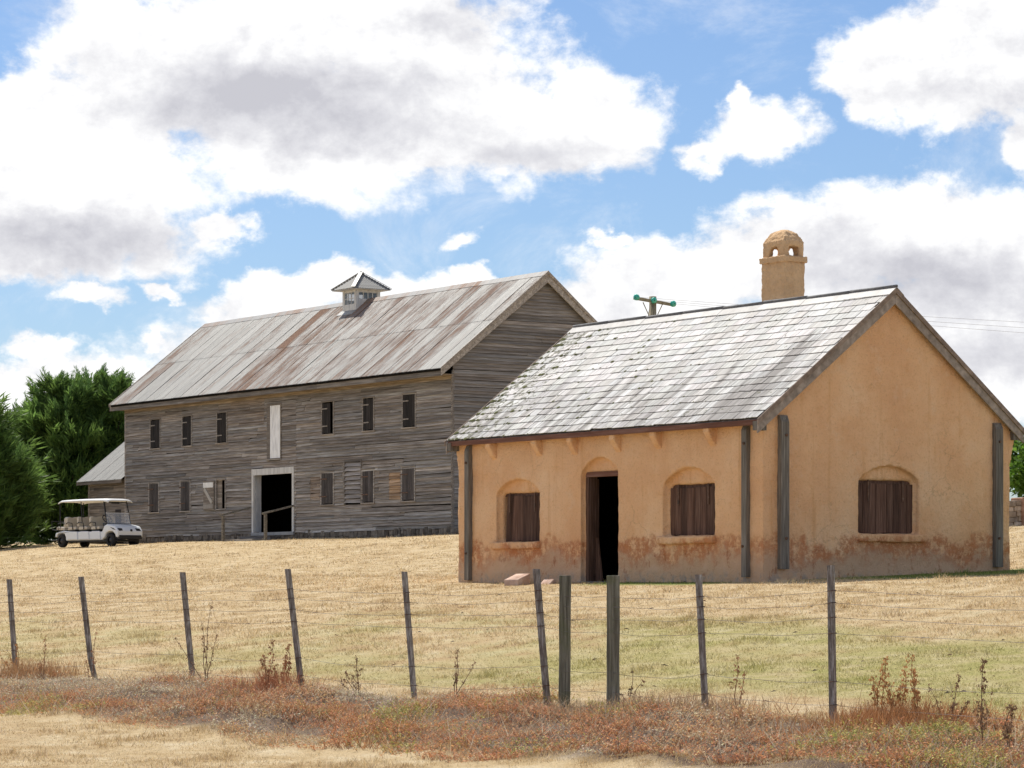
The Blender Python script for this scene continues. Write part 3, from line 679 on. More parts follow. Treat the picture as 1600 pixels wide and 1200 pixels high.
# --- chimney
def chimney():
    xs0, xs1, ys0, ys1 = -3.84, -3.19, 3.13, 3.60; cx, cy = (xs0+xs1)/2, (ys0+ys1)/2
    o = MB(); o.box(xs0, xs1, ys0, ys1, 3.9, 5.80)
    led = MB(); led.box(xs0-0.035, xs1+0.035, ys0-0.035, ys1+0.035, 5.79, 5.90)
    hd = MB(); i = 0.015; hd.box(xs0+i, xs1-i, ys0+i, ys1-i, 5.88, 6.17)
    dm = MB(); a, b, c, d = xs0+i, xs1-i, ys0+i, ys1-i
    lv = []
    for (f, z) in ((1, 6.16), (0.86, 6.24), (0.66, 6.32), (0.42, 6.375), (0.16, 6.395)):
        hx, hy = (b-a)/2*f, (d-c)/2*f; lv += [(cx-hx, cy-hy, z), (cx+hx, cy-hy, z), (cx+hx, cy+hy, z), (cx-hx, cy+hy, z)]
    fs = [(0, 3, 2, 1), (16, 17, 18, 19)]+[(4*k+j, 4*k+(j+1) % 4, 4*k+4+(j+1) % 4, 4*k+4+j) for k in range(4) for j in range(4)]
    dm.add(lv, fs)
    U = lambda m: ('BOOLEAN', dict(operation='UNION', solver='EXACT', object=m)); D = lambda m: ('BOOLEAN', dict(operation='DIFFERENCE', solver='EXACT', object=m))
    k1 = MB(); k1.prism([(cx-0.14, 5.905), (cx+0.14, 5.905), (cx+0.12, 6.02), (cx+0.07, 6.075), (cx-0.07, 6.075), (cx-0.12, 6.02)], 1, ys0-0.3, ys1+0.3)
    k2 = MB(); k2.prism([(cy-0.115, 5.905), (cy+0.115, 5.905), (cy+0.115, 6.07), (cy-0.115, 6.07)], 0, xs0-0.3, xs1+0.3)
    for nm, body, cuts in (('stack', o, []), ('ledge', led, []), ('cap', hd, [U(dm.mesh('d', M_stucco)), D(k1.mesh('k', M_stucco)), D(k2.mesh('k', M_stucco))])):
        me = evaluated(body.mesh('b', M_stucco), cuts+[('REMESH', dict(mode='VOXEL', voxel_size=0.018))])
        roughen(me, 0.012, 9.0, 0.010, 22.0)
        me.materials.clear(); me.materials.append(M_chim)
        yield nm, me
M_chim = material('buff_chimney_render', lambda nt: dict(color=nt.mix(nt.mapr(nt.noise(nt.objc(), 20, 4, 0.7), 0.45, 0.75, 0, 0.5), nt.ramp(nt.noise(nt.objc(), 3.5, 4, 0.6), [(0.3, (0.55, 0.355, 0.20)), (0.6, (0.66, 0.45, 0.265))]), (0.40, 0.27, 0.16)),
                  bump=nt.noise(nt.objc(), 30, 5, 0.7), bs=0.8, bd=0.02), 0.95, 0.1)
parts = dict(chimney())
st = link('chimney', parts['stack'], cot); link('ledge', parts['ledge'], st); link('cap', parts['cap'], st)

# --- stones lying at the foot of the front wall
M_stone = material('pinkish_sandstone', lambda nt: dict(color=nt.ramp(nt.noise(nt.objc(), 5, 5, 0.65), [(0.3, (0.38, 0.25, 0.19)), (0.55, (0.54, 0.39, 0.31)), (0.75, (0.64, 0.51, 0.43))]), bump=nt.noise(nt.objc(), 16, 4, 0.7), bs=0.5, bd=0.03), 0.95, 0.1)
def loc_world(C, th, s, y):   # s metres left of the near corner along the front, y metres behind the front
    return (C[0]-math.sin(th)*s+math.cos(th)*y, C[1]+math.cos(th)*s+math.sin(th)*y)
def stone(name, s, y, poly, wid, label, rz=0.0):
    b = MB(); b.prism(poly, 0, 0, wid); me = evaluated(b.mesh(name, M_stone), [('BEVEL', dict(width=0.012, segments=2))]); me.materials.clear(); me.materials.append(M_stone)
    roughen(me, 0.006, 9); x, yy = loc_world(C_COT, TH_COT, s, y)
    o = link(name, me); o.location = (x, yy, ground(x, yy)-0.03); o.rotation_euler = (0, 0, TH_COT-R(90)+rz); tag(o, label, 'stone')
stone('stone_block', 6.10, -0.95, [(0, 0), (0.30, 0), (0.30, 0.25), (0, 0.14)], 0.36, 'pinkish cut stone block with sloping top against the cottage front wall', R(8))
stone('stone_wedge', 5.55, -0.60, [(0, 0), (0.25, 0), (0.14, 0.13)], 0.3, 'small buff wedge of stone between the stone block and the cottage door')

# ================================================================== BARN
BZ = H0+1.85
barn = empty('barn', (C_BARN[0], C_BARN[1], BZ), TH_BARN-R(90), 'long grey weatherboard barn with rusty corrugated iron roof and white cupola', 'barn')
BEO, BGO = 0.60, 0.25; BEZ, BRZ = 7.4-1.85, 10.896-1.85; BRY = W_BARN/2; BT = (BRZ-BEZ)/(BRY+BEO); BP = math.atan(BT)
UPW = [(21.45, 22.34), (18.78, 19.59), (15.90, 16.73), (7.85, 8.72), (5.05, 5.83), (2.28, 3.16)]
LOW = [(21.56, 22.45), (18.89, 19.75), (16.01, 16.83), (7.85, 8.76), (5.05, 5.88), (2.33, 3.21)]
HATCH = (11.73, 12.70, 2.92, 4.93); BDOOR = (10.73, 13.93, 0.10, 2.53); LOUV = (5.90, 7.08, 1.13, 2.60)
ZU, ZL = (3.70, 4.83), (1.13, 2.27)
OPEN = [(a, b, *ZU) for a, b in UPW]+[(a, b, *ZL) for a, b in LOW]+[HATCH, BDOOR, LOUV]
def board_tint(warm=0.0):
    v = random.uniform(0.80, 1.22)*(1 if random.random() < 0.86 else random.uniform(0.70, 1.45)); w = random.uniform(-0.04, 0.055)+warm
    return (v*(1+w), v, v*(1-w*0.9))
def weatherboards(name, length, z0, z1, openings, place, clip=None, seams=(), h=0.118, parent=None, patches=(), mat=None):
    m = MB(); z = z0
    while z < z1-0.02:
        zz = min(z+h, z1); mid = (z+zz)/2
        a0, a1 = clip(mid) if clip else (0, length)
        cuts = [a0]; a = a0
        while a < a1-0.5: a += random.uniform(2.4, 6.5); cuts.append(min(a, a1))
        cuts = sorted(set([c for c in cuts if a0 <= c <= a1]+[s for s in seams if a0 < s < a1]+[a1]))
        segs = [(cuts[i], cuts[i+1], 0.0) for i in range(len(cuts)-1)]
        for (b0, b1, bz0, bz1, warm) in patches:
            if bz0 < mid < bz1:
                ns = []
                for (p, q, w) in segs:
                    if q <= b0 or p >= b1: ns.append((p, q, w)); continue
                    if p < b0: ns.append((p, b0, w))
                    ns.append((max(p, b0), min(q, b1), warm))
                    if q > b1: ns.append((b1, q, w))
                segs = ns
        for (o0, o1, oz0, oz1) in openings:
            if zz > oz0+0.03 and z < oz1-0.03:
                ns = []
                for (p, q, w) in segs:
                    if q <= o0 or p >= o1: ns.append((p, q, w)); continue
                    if p < o0: ns.append((p, o0, w))
                    if q > o1: ns.append((o1, q, w))
                segs = ns
        for (p, q, w) in segs:
            if q-p < 0.02: continue
            g = 0.004; n = max(1, int((q-p)/0.8)); t = board_tint(w)
            dz0 = random.gauss(0, 0.008); tilt = random.gauss(0, 0.009); out = 0.046+random.uniform(-0.010, 0.016)
            for i in range(n):
                s0 = p+g+(q-p-2*g)*i/n; s1 = p+g+(q-p-2*g)*(i+1)/n
                e0 = dz0+tilt*(2*i/n-1); e1 = dz0+tilt*(2*(i+1)/n-1)
                # bottom edge stands out, top tucks under the next board
                P = [(s0, -out, z+e0), (s1, -out, z+e1), (s1, -0.001, z+e1), (s0, -0.001, z+e0), (s0, -0.006, zz+0.008+e0), (s1, -0.006, zz+0.008+e1), (s1, 0.0, zz+0.008+e1), (s0, 0.0, zz+0.008+e0)]
                m.hexa([place(*c) for c in P], t)
        z += h
    return m.build(name, mat or M_board, parent, kind='stuff')
def barn_shell():
    fr = lambda s, d, z: (-s, d, z)              # front: s left of the corner, d outwards negative
    gb = lambda s, d, z: (-d, s, z)              # gable facing the cottage
    weatherboards('weatherboards', L_BARN, 0.12, 5.36, OPEN, fr, None, (10.60,), parent=barn,
                  patches=((3.30, 4.05, 1.2, 2.15, 0.30), (8.85, 9.55, 1.25, 2.1, 0.12), (13.0, 16.6, 4.2, 5.3, 0.05)))
    ZW = BEZ+BT*BEO-0.06
    clip = lambda z: (0.0, W_BARN) if z < ZW else ((z-ZW)/BT, W_BARN-(z-ZW)/BT)
    weatherboards('weatherboards', W_BARN, 0.12, ZW+BT*BRY-0.12, [], gb, clip, (), parent=barn, mat=M_board_g)
    # frame behind the boards, other two walls
    m = MB(); t = 0.10
    def strip(a0, a1, z0, z1): m.box(-a1, -a0, 0.002, t, z0, z1)
    xs = sorted(set([0, L_BARN]+[v for o in OPEN for v in o[:2]]))
    for a, b in zip(xs[:-1], xs[1:]):
        z = 0.0
        for o in sorted([o for o in OPEN if o[0] <= a+1e-6 and o[1] >= b-1e-6], key=lambda o: o[2]):
            if o[2] > z: strip(a, b, z, o[2])
            z = max(z, o[3])
        strip(a, b, z, 5.40)
    m.prism([(0.1, 0), (W_BARN-0.1, 0), (W_BARN-0.1, 5.8), (BRY, 8.88), (0.1, 5.8)], 0, -0.10, -0.002)
    m.prism([(0.1, 0), (W_BARN-0.1, 0), (W_BARN-0.1, 5.2), (BRY, 8.75), (0.1, 5.2)], 0, -L_BARN, -L_BARN+0.1)
    m.box(-L_BARN, 0, W_BARN-0.1, W_BARN, 0, 5.4)
    m.box(-L_BARN+0.1, -0.1, 0.12, W_BARN-0.12, -0.05, 0.08)
    m.box(-L_BARN+0.1, -0.1, 0.12, W_BARN-0.12, 2.72, 2.80)
    m.box(-L_BARN+0.1, -0.1, 2.6, 2.65, 0.08, 2.7)
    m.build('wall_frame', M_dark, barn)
    # corner boards
    c = MB(); c.box(-0.02, 0.045, -0.05, 0.055, 0.05, 5.5, (0.8, 0.78, 0.76)); c.build('corner_board', M_board, barn, 0.005)
    c = MB(); c.box(-L_BARN-0.02, -L_BARN+0.08, -0.045, 0.03, 0.05, 5.3, (1.25, 1.22, 1.2)); c.build('corner_board', M_board, barn, 0.005)
    # frieze and boxed eave; reflected golden light is tinted into frieze and soffit
    c = MB(); c.box(-L_BARN, 0.0, -0.052, -0.03, 5.22, 5.36, (1.02, 0.90, 0.74)); c.build('frieze_board', M_board, barn)
    for i in range(6):
        a = L_BARN*i/6; b = L_BARN*(i+1)/6-0.01; v = random.uniform(0.55, 0.75)
        c = MB(); c.box(-b-(BGO if i == 5 else 0), -a+(BGO-0.06 if i == 0 else 0), -BEO+0.05, -BEO+0.08, 5.30, 5.515, (v, v, v)); c.build('eave_board', M_board, barn)
    c = MB(); c.box(-L_BARN-BGO+0.05, BGO-0.05, -BEO+0.082, -0.054, 5.335, 5.36, (0.95, 0.82, 0.66)); c.build('soffit', M_board, barn)
    # stones of the footing
    bk = MB(); bk.box(-L_BARN, -0.02, -0.02, 0.1, -0.5, 0.13, (0.55, 0.5, 0.45)); bk.build('footing_core', M_footing, barn)
    st = MB(); s = -0.1
    while s < L_BARN:
        w = random.uniform(0.15, 0.42); z = -0.45
        for k in range(3):
            hh = random.uniform(0.14, 0.22); e = [random.uniform(-0.02, 0.02) for _ in range(8)]
            v = random.uniform(0.6, 1.3)
            st.hexa([(-s-w+0.02+e[0], -0.05+e[1], z), (-s-0.0+e[2], -0.05+e[3], z), (-s, 0.1, z), (-s-w+0.02, 0.1, z),
                     (-s-w+0.03, -0.04+e[4], z+hh), (-s-0.02, -0.04+e[5], z+hh), (-s-0.02, 0.1, z+hh), (-s-w+0.03, 0.1, z+hh)], (v, v*0.97, v*0.92))
            z += hh+0.01
        s += w
    st.build('stone_footing', M_footing, barn, kind='stuff')
    y = 0.05; st = MB()
    while y < W_BARN:
        w = random.uniform(0.2, 0.45); v = random.uniform(0.6, 1.3)
        for z in (-0.45, -0.25, -0.06): st.box(-0.1, 0.05+random.uniform(-0.02, 0.02), y, y+w-0.02, z, z+0.17, (v, v*0.97, v*0.93))
        y += w
    st.build('stone_footing', M_footing, barn, kind='stuff')
M_footing = material('dark_fieldstone', lambda nt: dict(color=nt.mix(1.0, nt.ramp(nt.noise(nt.objc(), 6, 4, 0.6), [(0.3, (0.11, 0.095, 0.08)), (0.7, (0.26, 0.23, 0.20))]), nt.attr('tint'), 'MULTIPLY')), 0.95, 0.1)
barn_shell()

def barn_window(s0, s1, z0, z1, upper, ajar=0.0):
    f = MB(); w = 0.05
    v = 1.0 if upper else 1.25
    for b in ((-s1-0.02, -s1+w-0.01, z0-0.02, z1+0.02), (-s0-w+0.01, -s0+0.02, z0-0.02, z1+0.02)):
        f.box(b[0], b[1], -0.055, 0.03, b[2], b[3], (v, v, v))
    win = f.build('window', M_board, barn)
    k = MB(); k.box(-s1-0.05, -s0+0.05, -0.075, 0.02, z0-0.065, z0-0.022, (1.2, 1.15, 1.1)); k.build('sill', M_board, win)
    k = MB(); k.box(-s1-0.03, -s0+0.03, -0.066, 0.02, z1+0.022, z1+0.06, (0.9, 0.88, 0.86)); k.build('head', M_board, win)
    a = s0+0.045+ajar; n = 4; q = (s1-0.045-a)/n
    for i in range(n):
        v = random.uniform(0.75, 1.2)*(0.36 if upper else 1.0); b = MB()
        b.box(-a-q*(i+1)+0.006, -a-q*i-0.006, -0.042, -0.02, z0+random.uniform(0, 0.02), z1-random.uniform(0.0, 0.03), (v, v*0.99, v)); b.build('plank', M_barnshut, win)
    for zf in (0.24, 0.80):
        h = MB(); z = z0+(z1-z0)*zf; h.box(-s1-0.10, -s1+0.42, -0.056, -0.044, z-0.022, z+0.022); h.build('hinge_strap', M_hinge if upper else M_iron, win)
    bk = MB(); bk.box(-s1+0.03, -s0-0.03, 0.12, 0.14, z0, z1); bk.build('unlit_backing', M_dark, win)  # black sheet in place of the barn's unlit inside
M_hinge = material('grey_hinge', lambda nt: dict(color=nt.ramp(nt.noise(nt.objc(), 12, 3, 0.6), [(0.3, (0.16, 0.14, 0.12)), (0.7, (0.34, 0.31, 0.28))])), 0.7, 0.3)
for i, (a, b) in enumerate(UPW): barn_window(a, b, *ZU, True, 0.20 if i == 3 else 0.0)
for i, (a, b) in enumerate(LOW):
    if i == 2: continue
    barn_window(a, b, *ZL, False)
def barn_open_window():
    s0, s1 = LOW[2]; z0, z1 = ZL
    f = MB()
    f.box(-s1-0.03, -s1+0.05, -0.055, 0.05, z0-0.03, z1+0.03); f.box(-s0-0.05, -s0+0.03, -0.055, 0.05, z0-0.03, z1+0.03)
    f.box(-s1+0.05, -s0-0.05, -0.055, 0.05, z0-0.05, z0); f.box(-s1+0.05, -s0-0.05, -0.055, 0.05, z1, z1+0.05)
    win = f.build('window', M_board, barn)
    p = MB(); p.box(-s1+0.06, -s1+0.40, 0.03, 0.05, z0, z1, (0.9, 0.86, 0.8)); p.build('inner_panel', M_board, win)
    bk = MB(); bk.box(-s1+0.03, -s0-0.03, 0.14, 0.16, z0, z1); bk.build('unlit_backing', M_dark, win)  # darkness of the open window, put in as a near-black sheet
    sh = MB(); a, b = s1+0.05, s1+0.90
    sh.box(-b, -a, -0.09, -0.065, z0-0.04, z1-0.03, (0.85, 0.80, 0.74)); s = sh.build('shutter', M_board, win)
    br = MB(); br.box(-b+0.03, -a-0.03, -0.115, -0.092, z1-0.30, z1-0.10, (1.3, 1.3, 1.28)); br.build('ledge_board', M_white, s)
    br = MB(); br.box(-b+0.03, -a-0.03, -0.115, -0.092, z0+0.02, z0+0.19, (0.5, 0.46, 0.42)); br.build('ledge_board', M_white, s)
    br = MB(); br.beam((-b+0.10, -0.104, z1-0.34), (-a-0.12, -0.104, z0+0.24), 0.022, 0.15, (0.72, 0.68, 0.62), up=(0, 0, 1)); br.build('brace', M_white, s)
barn_open_window()
def barn_louvre():
    s0, s1, z0, z1 = LOUV; f = MB()
    f.box(-s1-0.05, -s1+0.03, -0.07, 0.02, z0-0.05, z1+0.05, (0.8, 0.8, 0.8)); f.box(-s0-0.03, -s0+0.008, -0.07, 0.02, z0-0.05, z1+0.05, (0.8, 0.8, 0.8))
    f.box(-s1+0.03, -s0-0.03, -0.06, 0.02, z1+0.0, z1+0.05, (0.5, 0.5, 0.5))
    w = f.build('louvre_window', M_board, barn); n = 9
    for i in range(n):
        z = z0+(z1-z0)*i/n; h = (z1-z0)/n; t = random.gauss(0, 0.010)
        b = MB(); v = random.uniform(0.95, 1.45)
        b.hexa([(-s1+0.03, -0.075, z+t), (-s0-0.03, -0.075, z-t), (-s0-0.03, -0.05, z-t), (-s1+0.03, -0.05, z+t), (-s1+0.03, 0.0, z+h*0.92+t), (-s0-0.03, 0.0, z+h*0.92-t), (-s0-0.03, 0.02, z+h*0.92-t), (-s1+0.03, 0.02, z+h*0.92+t)], (v, v, v*1.02))
        b.build('slat', M_board, w)
    b = MB(); b.box(-s1, -s0, 0.05, 0.07, z0, z1); b.build('unlit_backing', M_dark, w)  # near-black sheet gives the darkness between the slats
barn_louvre()
def barn_doors():
    s0, s1, z0, z1 = HATCH
    f = MB(); f.box(-s1-0.05, -s1+0.16, -0.06, 0.02, z0, z1+0.06, (0.7, 0.68, 0.66)); f.box(-s0-0.02, -s0+0.06, -0.06, 0.02, z0, z1+0.06, (0.8, 0.78, 0.76)); f.box(-s1+0.16, -s0-0.02, -0.06, 0.02, z1, z1+0.06, (0.8, 0.78, 0.76))
    h = f.build('loading_hatch', M_board, barn)
    n = 4; a = s0+0.03; q = (s1-0.17-a)/n
    for i in range(n):
        b = MB(); v = random.uniform(1.2, 1.32); b.box(-a-q*(i+1)+0.004, -a-q*i-0.004, -0.045, -0.02, z0+0.02, z1-0.01, (v, v*1.03, v*1.09)); b.build('plank', M_white, h)
    b = MB(); b.box(-s1-0.06, -s0+0.07, -0.085, 0.0, z0-0.06, z0-0.002, (1.1, 1.1, 1.1)); b.build('sill', M_board, h)
    s0, s1, z0, z1 = BDOOR
    f = MB(); f.box(-s1, -s1+0.14, -0.06, 0.04, z0, z1-0.20); d = f.build('door_frame', M_white, barn, 0.006)
    f = MB(); f.box(-s0-0.14, -s0, -0.06, 0.04, z0, z1-0.20); f.build('jamb', M_white, d, 0.006)
    f = MB(); f.box(-s1, -s0, -0.063, 0.04, z1-0.198, z1+0.045, (0.92, 0.92, 0.92)); f.build('lintel', M_white, d, 0.006)
    f = MB(); f.box(-s1+0.142, -s1+0.17, 0.045, 0.27, z0, z1-0.205, (0.85, 0.87, 0.92)); f.build('reveal_board', M_white, d)
    f = MB(); f.box(-s1, -s0, -0.09, 0.1, z0-0.06, z0+0.06, (0.55, 0.55, 0.56)); f.build('threshold', M_white, d, 0.006)
    # steps and the two handrails that run out from the jambs
    stp = MB(); stp.box(-s1-0.05, -s0-0.9, -0.55, -0.095, -0.22, 0.0, (0.5, 0.5, 0.52)); so = stp.build('step', M_board, barn, 0.01)
    stp = MB(); stp.box(-s1-0.4, -s0-1.2, -1.15, -0.56, -0.3, -0.10, (1.3, 1.28, 1.22)); stp.build('step', M_board, barn, 0.01)
    for sx in (-s1-0.02, -s0+0.03):
        r = MB(); r.beam((sx, -0.07, 1.12), (sx, -1.42, 0.80), 0.045, 0.07, (0.85, 0.84, 0.78)); ro = r.build('handrail', M_board, barn, 0.006)
        p = MB(); p.box(sx-0.05, sx+0.05, -1.32, -1.22, -0.35, 0.79, (0.8, 0.78, 0.7)); p.build('rail_post', M_board, ro, 0.006)
barn_doors()

# --- corrugated iron
def m_iron_roof(nt):
    p = nt.objc(barn); x, y, z = nt.sep(p); tint = nt.attr('tint'); tr, tg, tb = nt.sep(tint)
    st1 = nt.noise(nt.comb(nt.math('MULTIPLY', x, 13.0), nt.math('MULTIPLY', z, 0.8), 0.0), 1.0, 6, 0.7)
    st2 = nt.noise(nt.comb(nt.math('MULTIPLY', x, 1.1), nt.math('MULTIPLY', z, 0.35), 7.0), 1.0, 4, 0.6)
    n3 = nt.noise(p, 16, 3, 0.6)
    c = nt.ramp(st1, [(0.3, (0.165, 0.16, 0.15)), (0.5, (0.25, 0.248, 0.238)), (0.72, (0.335, 0.333, 0.322))])
    c = nt.mix(1.0, c, nt.comb(tg, tg, tg), 'MULTIPLY')
    patch = nt.noise(nt.comb(nt.math('MULTIPLY', x, 2.4), nt.math('MULTIPLY', z, 1.5), 3.0), 1.0, 6, 0.7)
    k = nt.math('ADD', nt.math('MULTIPLY', st1, 0.62), nt.math('ADD', nt.math('ADD', nt.math('MULTIPLY', st2, 0.30), nt.math('MULTIPLY', patch, 0.35)), nt.math('SUBTRACT', tr, 0.105)))
    rust = nt.ramp(n3, [(0.3, (0.15, 0.066, 0.034)), (0.6, (0.275, 0.14, 0.072)), (0.8, (0.35, 0.215, 0.13))])
    rm = nt.mapr(k, 0.93, 1.14, 0, 0.9)
    c = nt.mix(rm, c, rust)
    return dict(color=c, rough=nt.mapr(rm, 0, 1, 0.5, 0.85, False), metallic=nt.mapr(rm, 0, 0.5, 0.25, 0.0))
M_roofiron = material('rusted_corrugated_iron', m_iron_roof, 0.5, 0.4)
def corrugated(w, l, seed, rustiness, drop=0.0, per=10):
    r = random.Random(seed); m = MB(); n = per*6; amp = 0.013
    v = r.uniform(0.92, 1.07); t = (rustiness, v, 0)
    vs = []
    for j, yy in enumerate((0-drop, l*0.5, l)):
        sag = r.uniform(-0.012, 0.012)
        vs += [(w*i/n, yy+(0 if j else r.uniform(-0.004, 0.004)), amp*math.cos(2*math.pi*per*i/n)+sag*(j == 1)) for i in range(n+1)]
    fs = [(j*(n+1)+i, j*(n+1)+i+1, (j+1)*(n+1)+i+1, (j+1)*(n+1)+i) for j in range(2) for i in range(n)]
    m.add(vs, fs, t); return m
def barn_roof():
    x0, x1 = -L_BARN-BGO, BGO
    dk = MB(); zt = -0.03
    dk.prism([(-BEO+0.02, BEZ+zt), (BRY, BRZ+zt), (W_BARN+BEO-0.02, BEZ+zt), (W_BARN+BEO-0.02, BEZ+zt-0.06), (BRY, BRZ+zt-0.08), (-BEO+0.02, BEZ+zt-0.06)], 0, x0+0.03, x1-0.03)
    roof = dk.build('roof', M_dark, barn)
    SL = (BRY+BEO)/math.cos(BP); n = 33; w = (x1-x0)/n
    for side in (0, 1):
        for i in range(n):
            for tier in (0, 1):
                l0, l1 = ((0, SL*0.535), (SL*0.50, SL-0.01))[tier]
                # sheets from the cupola towards the cottage are the rustier ones
                f = i/n
                base = 0.458 if 0.34 < f < 0.93 else 0.375
                if f > 0.955: base = 0.20 if tier == 0 else 0.42
                if f < 0.06: base = 0.50
                rust = base+random.gauss(0, 0.026)
                if i in (13, 14) : rust += 0.10
                m = corrugated(w+0.045, l1-l0, i*7+tier*3+side*1000, rust).mesh('roof_sheet', M_roofiron, True)
                o = link('roof_sheet', m, roof)
                off = 0.012*tier+0.004*(i % 2)
                y = -BEO+l0*math.cos(BP); z = BEZ+l0*math.sin(BP)
                if side == 0: M = Matrix.Translation((x0+i*w, y, z)) @ Matrix.Rotation(BP, 4, 'X') @ Matrix.Translation((0, 0, off))
                else: M = Matrix.Translation((x0+(i+1)*w, W_BARN-y, z)) @ Matrix.Rotation(math.pi, 4, 'Z') @ Matrix.Rotation(BP, 4, 'X') @ Matrix.Translation((0, 0, off))
                o.matrix_local = M
    for i in range(12):
        a = x0+(x1-x0)*i/12; b = x0+(x1-x0)*(i+1)/12+0.03; g = MB(); dz = 0.035+0.004*(i % 2)
        g.prism([(BRY-0.2, BRZ-0.2*BT+dz), (BRY, BRZ+dz), (BRY+0.2, BRZ-0.2*BT+dz), (BRY+0.2, BRZ-0.2*BT+dz+0.006), (BRY, BRZ+dz+0.03), (BRY-0.2, BRZ-0.2*BT+dz+0.006)], 0, a, b, (0.42 if i % 3 else 0.5, 1.0, 0))
        g.build('ridge_cap', M_roofiron, roof)
    for gx, sg in ((x1, 1), (x0, -1)):
        for side in (0, 1):
            Y = (lambda y: y) if side == 0 else (lambda y: W_BARN-y)
            xa, xb = (gx-0.05, gx+0.0) if sg > 0 else (gx, gx+0.05)
            bg = MB(); bg.prism([(Y(-BEO), BEZ+0.03), (Y(BRY-0.002), BRZ+0.03), (Y(BRY-0.002), BRZ-0.34), (Y(-BEO), BEZ-0.26)], 0, xa, xb, (1.35, 1.33, 1.3))
            bo = bg.build('bargeboard', M_board, roof, 0.005)
            xc, xd = (gx+0.001, gx+0.04) if sg > 0 else (gx-0.04, gx-0.001)
            cv = MB(); cv.prism([(Y(-BEO-0.03), BEZ+0.03), (Y(BRY-0.002), BRZ+0.055), (Y(BRY-0.002), BRZ-0.07), (Y(-BEO-0.03), BEZ-0.09)], 0, xc, xd, (1.25, 1.2, 1.14)); cv.build('cover_strip', M_board, bo, 0.004)
            if sg > 0:
                sf = MB(); sf.prism([(Y(-BEO+0.1), BEZ-0.02), (Y(BRY-0.003), BRZ-0.10), (Y(BRY-0.003), BRZ-0.13), (Y(-BEO+0.1), BEZ-0.05)], 0, 0.06, gx-0.06, (0.9, 0.72, 0.6)); sf.build('soffit', M_board, roof)
barn_roof()

# --- cupola on the ridge
def cupola():
    cx = -12.25; hw = 0.50; cy = BRY; hy = 0.54; zb = BRZ-0.75; ze = BRZ+0.44
    body = MB(); t = 0.05; zs, zh = ze-0.60, ze-0.14       # window sill and head on the front face
    x0, x1, y0, y1 = cx-hw, cx+hw, cy-hy, cy+hy
    # corner posts, apron below and band above the lights
    for xa in (x0, x1-0.13):
        for ya in (y0, y1-0.13): body.box(xa, xa+0.13, ya, ya+0.13, zb, ze)
    body.box(x0+0.131, x1-0.131, y0+0.005, y0+t, zb, zs); body.box(x0+0.131, x1-0.131, y0+0.005, y0+t, zh, ze)
    body.box(x0+0.131, x1-0.131, y1-t, y1-0.005, zb, ze)
    zs2 = ze-0.40
    for xa, xb in ((x1-t, x1-0.005), (x0+0.005, x0+t)):
        body.box(xa, xb, y0+0.131, y1-0.131, zb, zs2); body.box(xa, xb, y0+0.131, y1-0.131, zh, ze)
    c = body.build('cupola', M_white, barn)
    def light(kind, a0, a1, z0, z1, cols, rows_):
        f = MB()
        P = (lambda a, b, d0, d1, p, q: f.box(a, b, y0+d0, y0+d1, p, q)) if kind == 'front' else (lambda a, b, d0, d1, p, q: f.box(x1-d1, x1-d0, a, b, p, q))
        for k in range(cols+1): m = a0+(a1-a0)*k/cols; P(m-0.014, m+0.014, 0.012, 0.04, z0, z1)
        for k in range(rows_+1): m = z0+(z1-z0)*k/rows_; P(a0+0.015, a1-0.015, 0.015, 0.038, m-0.012, m+0.012)
        w = f.build('window', M_white, c)
        for k in range(cols):
            for j in range(rows_):
                g = MB(); a, b = a0+(a1-a0)*k/cols+0.012, a0+(a1-a0)*(k+1)/cols-0.012; p, q = z0+(z1-z0)*j/rows_+0.01, z0+(z1-z0)*(j+1)/rows_-0.01
                if kind == 'front': g.box(a, b, y0+0.024, y0+0.028, p, q)
                else: g.box(x1-0.028, x1-0.024, a, b, p, q)
                g.build('pane', M_cupglass, w)
    light('front', x0+0.131, x1-0.131, zs, zh, 3, 2)
    light('side', y0+0.131, y1-0.131, zs2, zh, 4, 1)
    # pyramid roof of corrugated iron with hip caps
    ov = 0.32; za = ze+0.66; ap = Vector((cx, cy, za)); E_ = [Vector((x0-ov, y0-ov, ze-0.02)), Vector((x1+ov, y0-ov, ze-0.02)), Vector((x1+ov, y1+ov, ze-0.02)), Vector((x0-ov, y1+ov, ze-0.02))]
    rf = MB()
    for i in range(4):
        A, B = E_[i], E_[(i+1) % 4]; n = 66; nrm = (B-A).cross(ap-A).normalized()
        vs = []
        for k in range(n+1):
            f = k/n; o = nrm*0.010*math.cos(2*math.pi*f*22)
            tp = 1-abs(2*f-1); vs += [A.lerp(B, f)+o, (A.lerp(B, f)).lerp(ap, 0)+o]
            # each rib rises straight up the slope until it meets a hip
            up = (ap-(A+B)/2)*tp; vs[-1] = A.lerp(B, f)+up+o
        rf.add(vs, [(2*k, 2*k+2, 2*k+3, 2*k+1) for k in range(n)], (0.2, 0.85, 0))
    r = rf.build('cupola_roof', M_roofiron, c)
    for q in E_:
        h = MB(); h.beam(q+Vector((0, 0, 0.03)), ap+Vector((0, 0, 0.035)), 0.14, 0.02, (0.2, 1.15, 0)); h.build('hip_cap', M_roofiron, r)
    b = MB(); b.box(x0-ov+0.03, x1+ov-0.03, y0-ov+0.03, y1+ov-0.03, ze-0.05, ze-0.03); b.build('soffit', M_white, r)
    fl = MB(); yb = y0-0.22; fl.prism([(yb, BEZ+BT*(BEO+yb)+0.035), (y0, BEZ+BT*(BEO+y0)+0.035), (y0, BEZ+BT*(BEO+y0)+0.05), (yb, BEZ+BT*(BEO+yb)+0.05)], 0, x0-0.1, x1+0.05, (0.15, 1.3, 0)); fl.build('apron_flashing', M_roofiron, c)
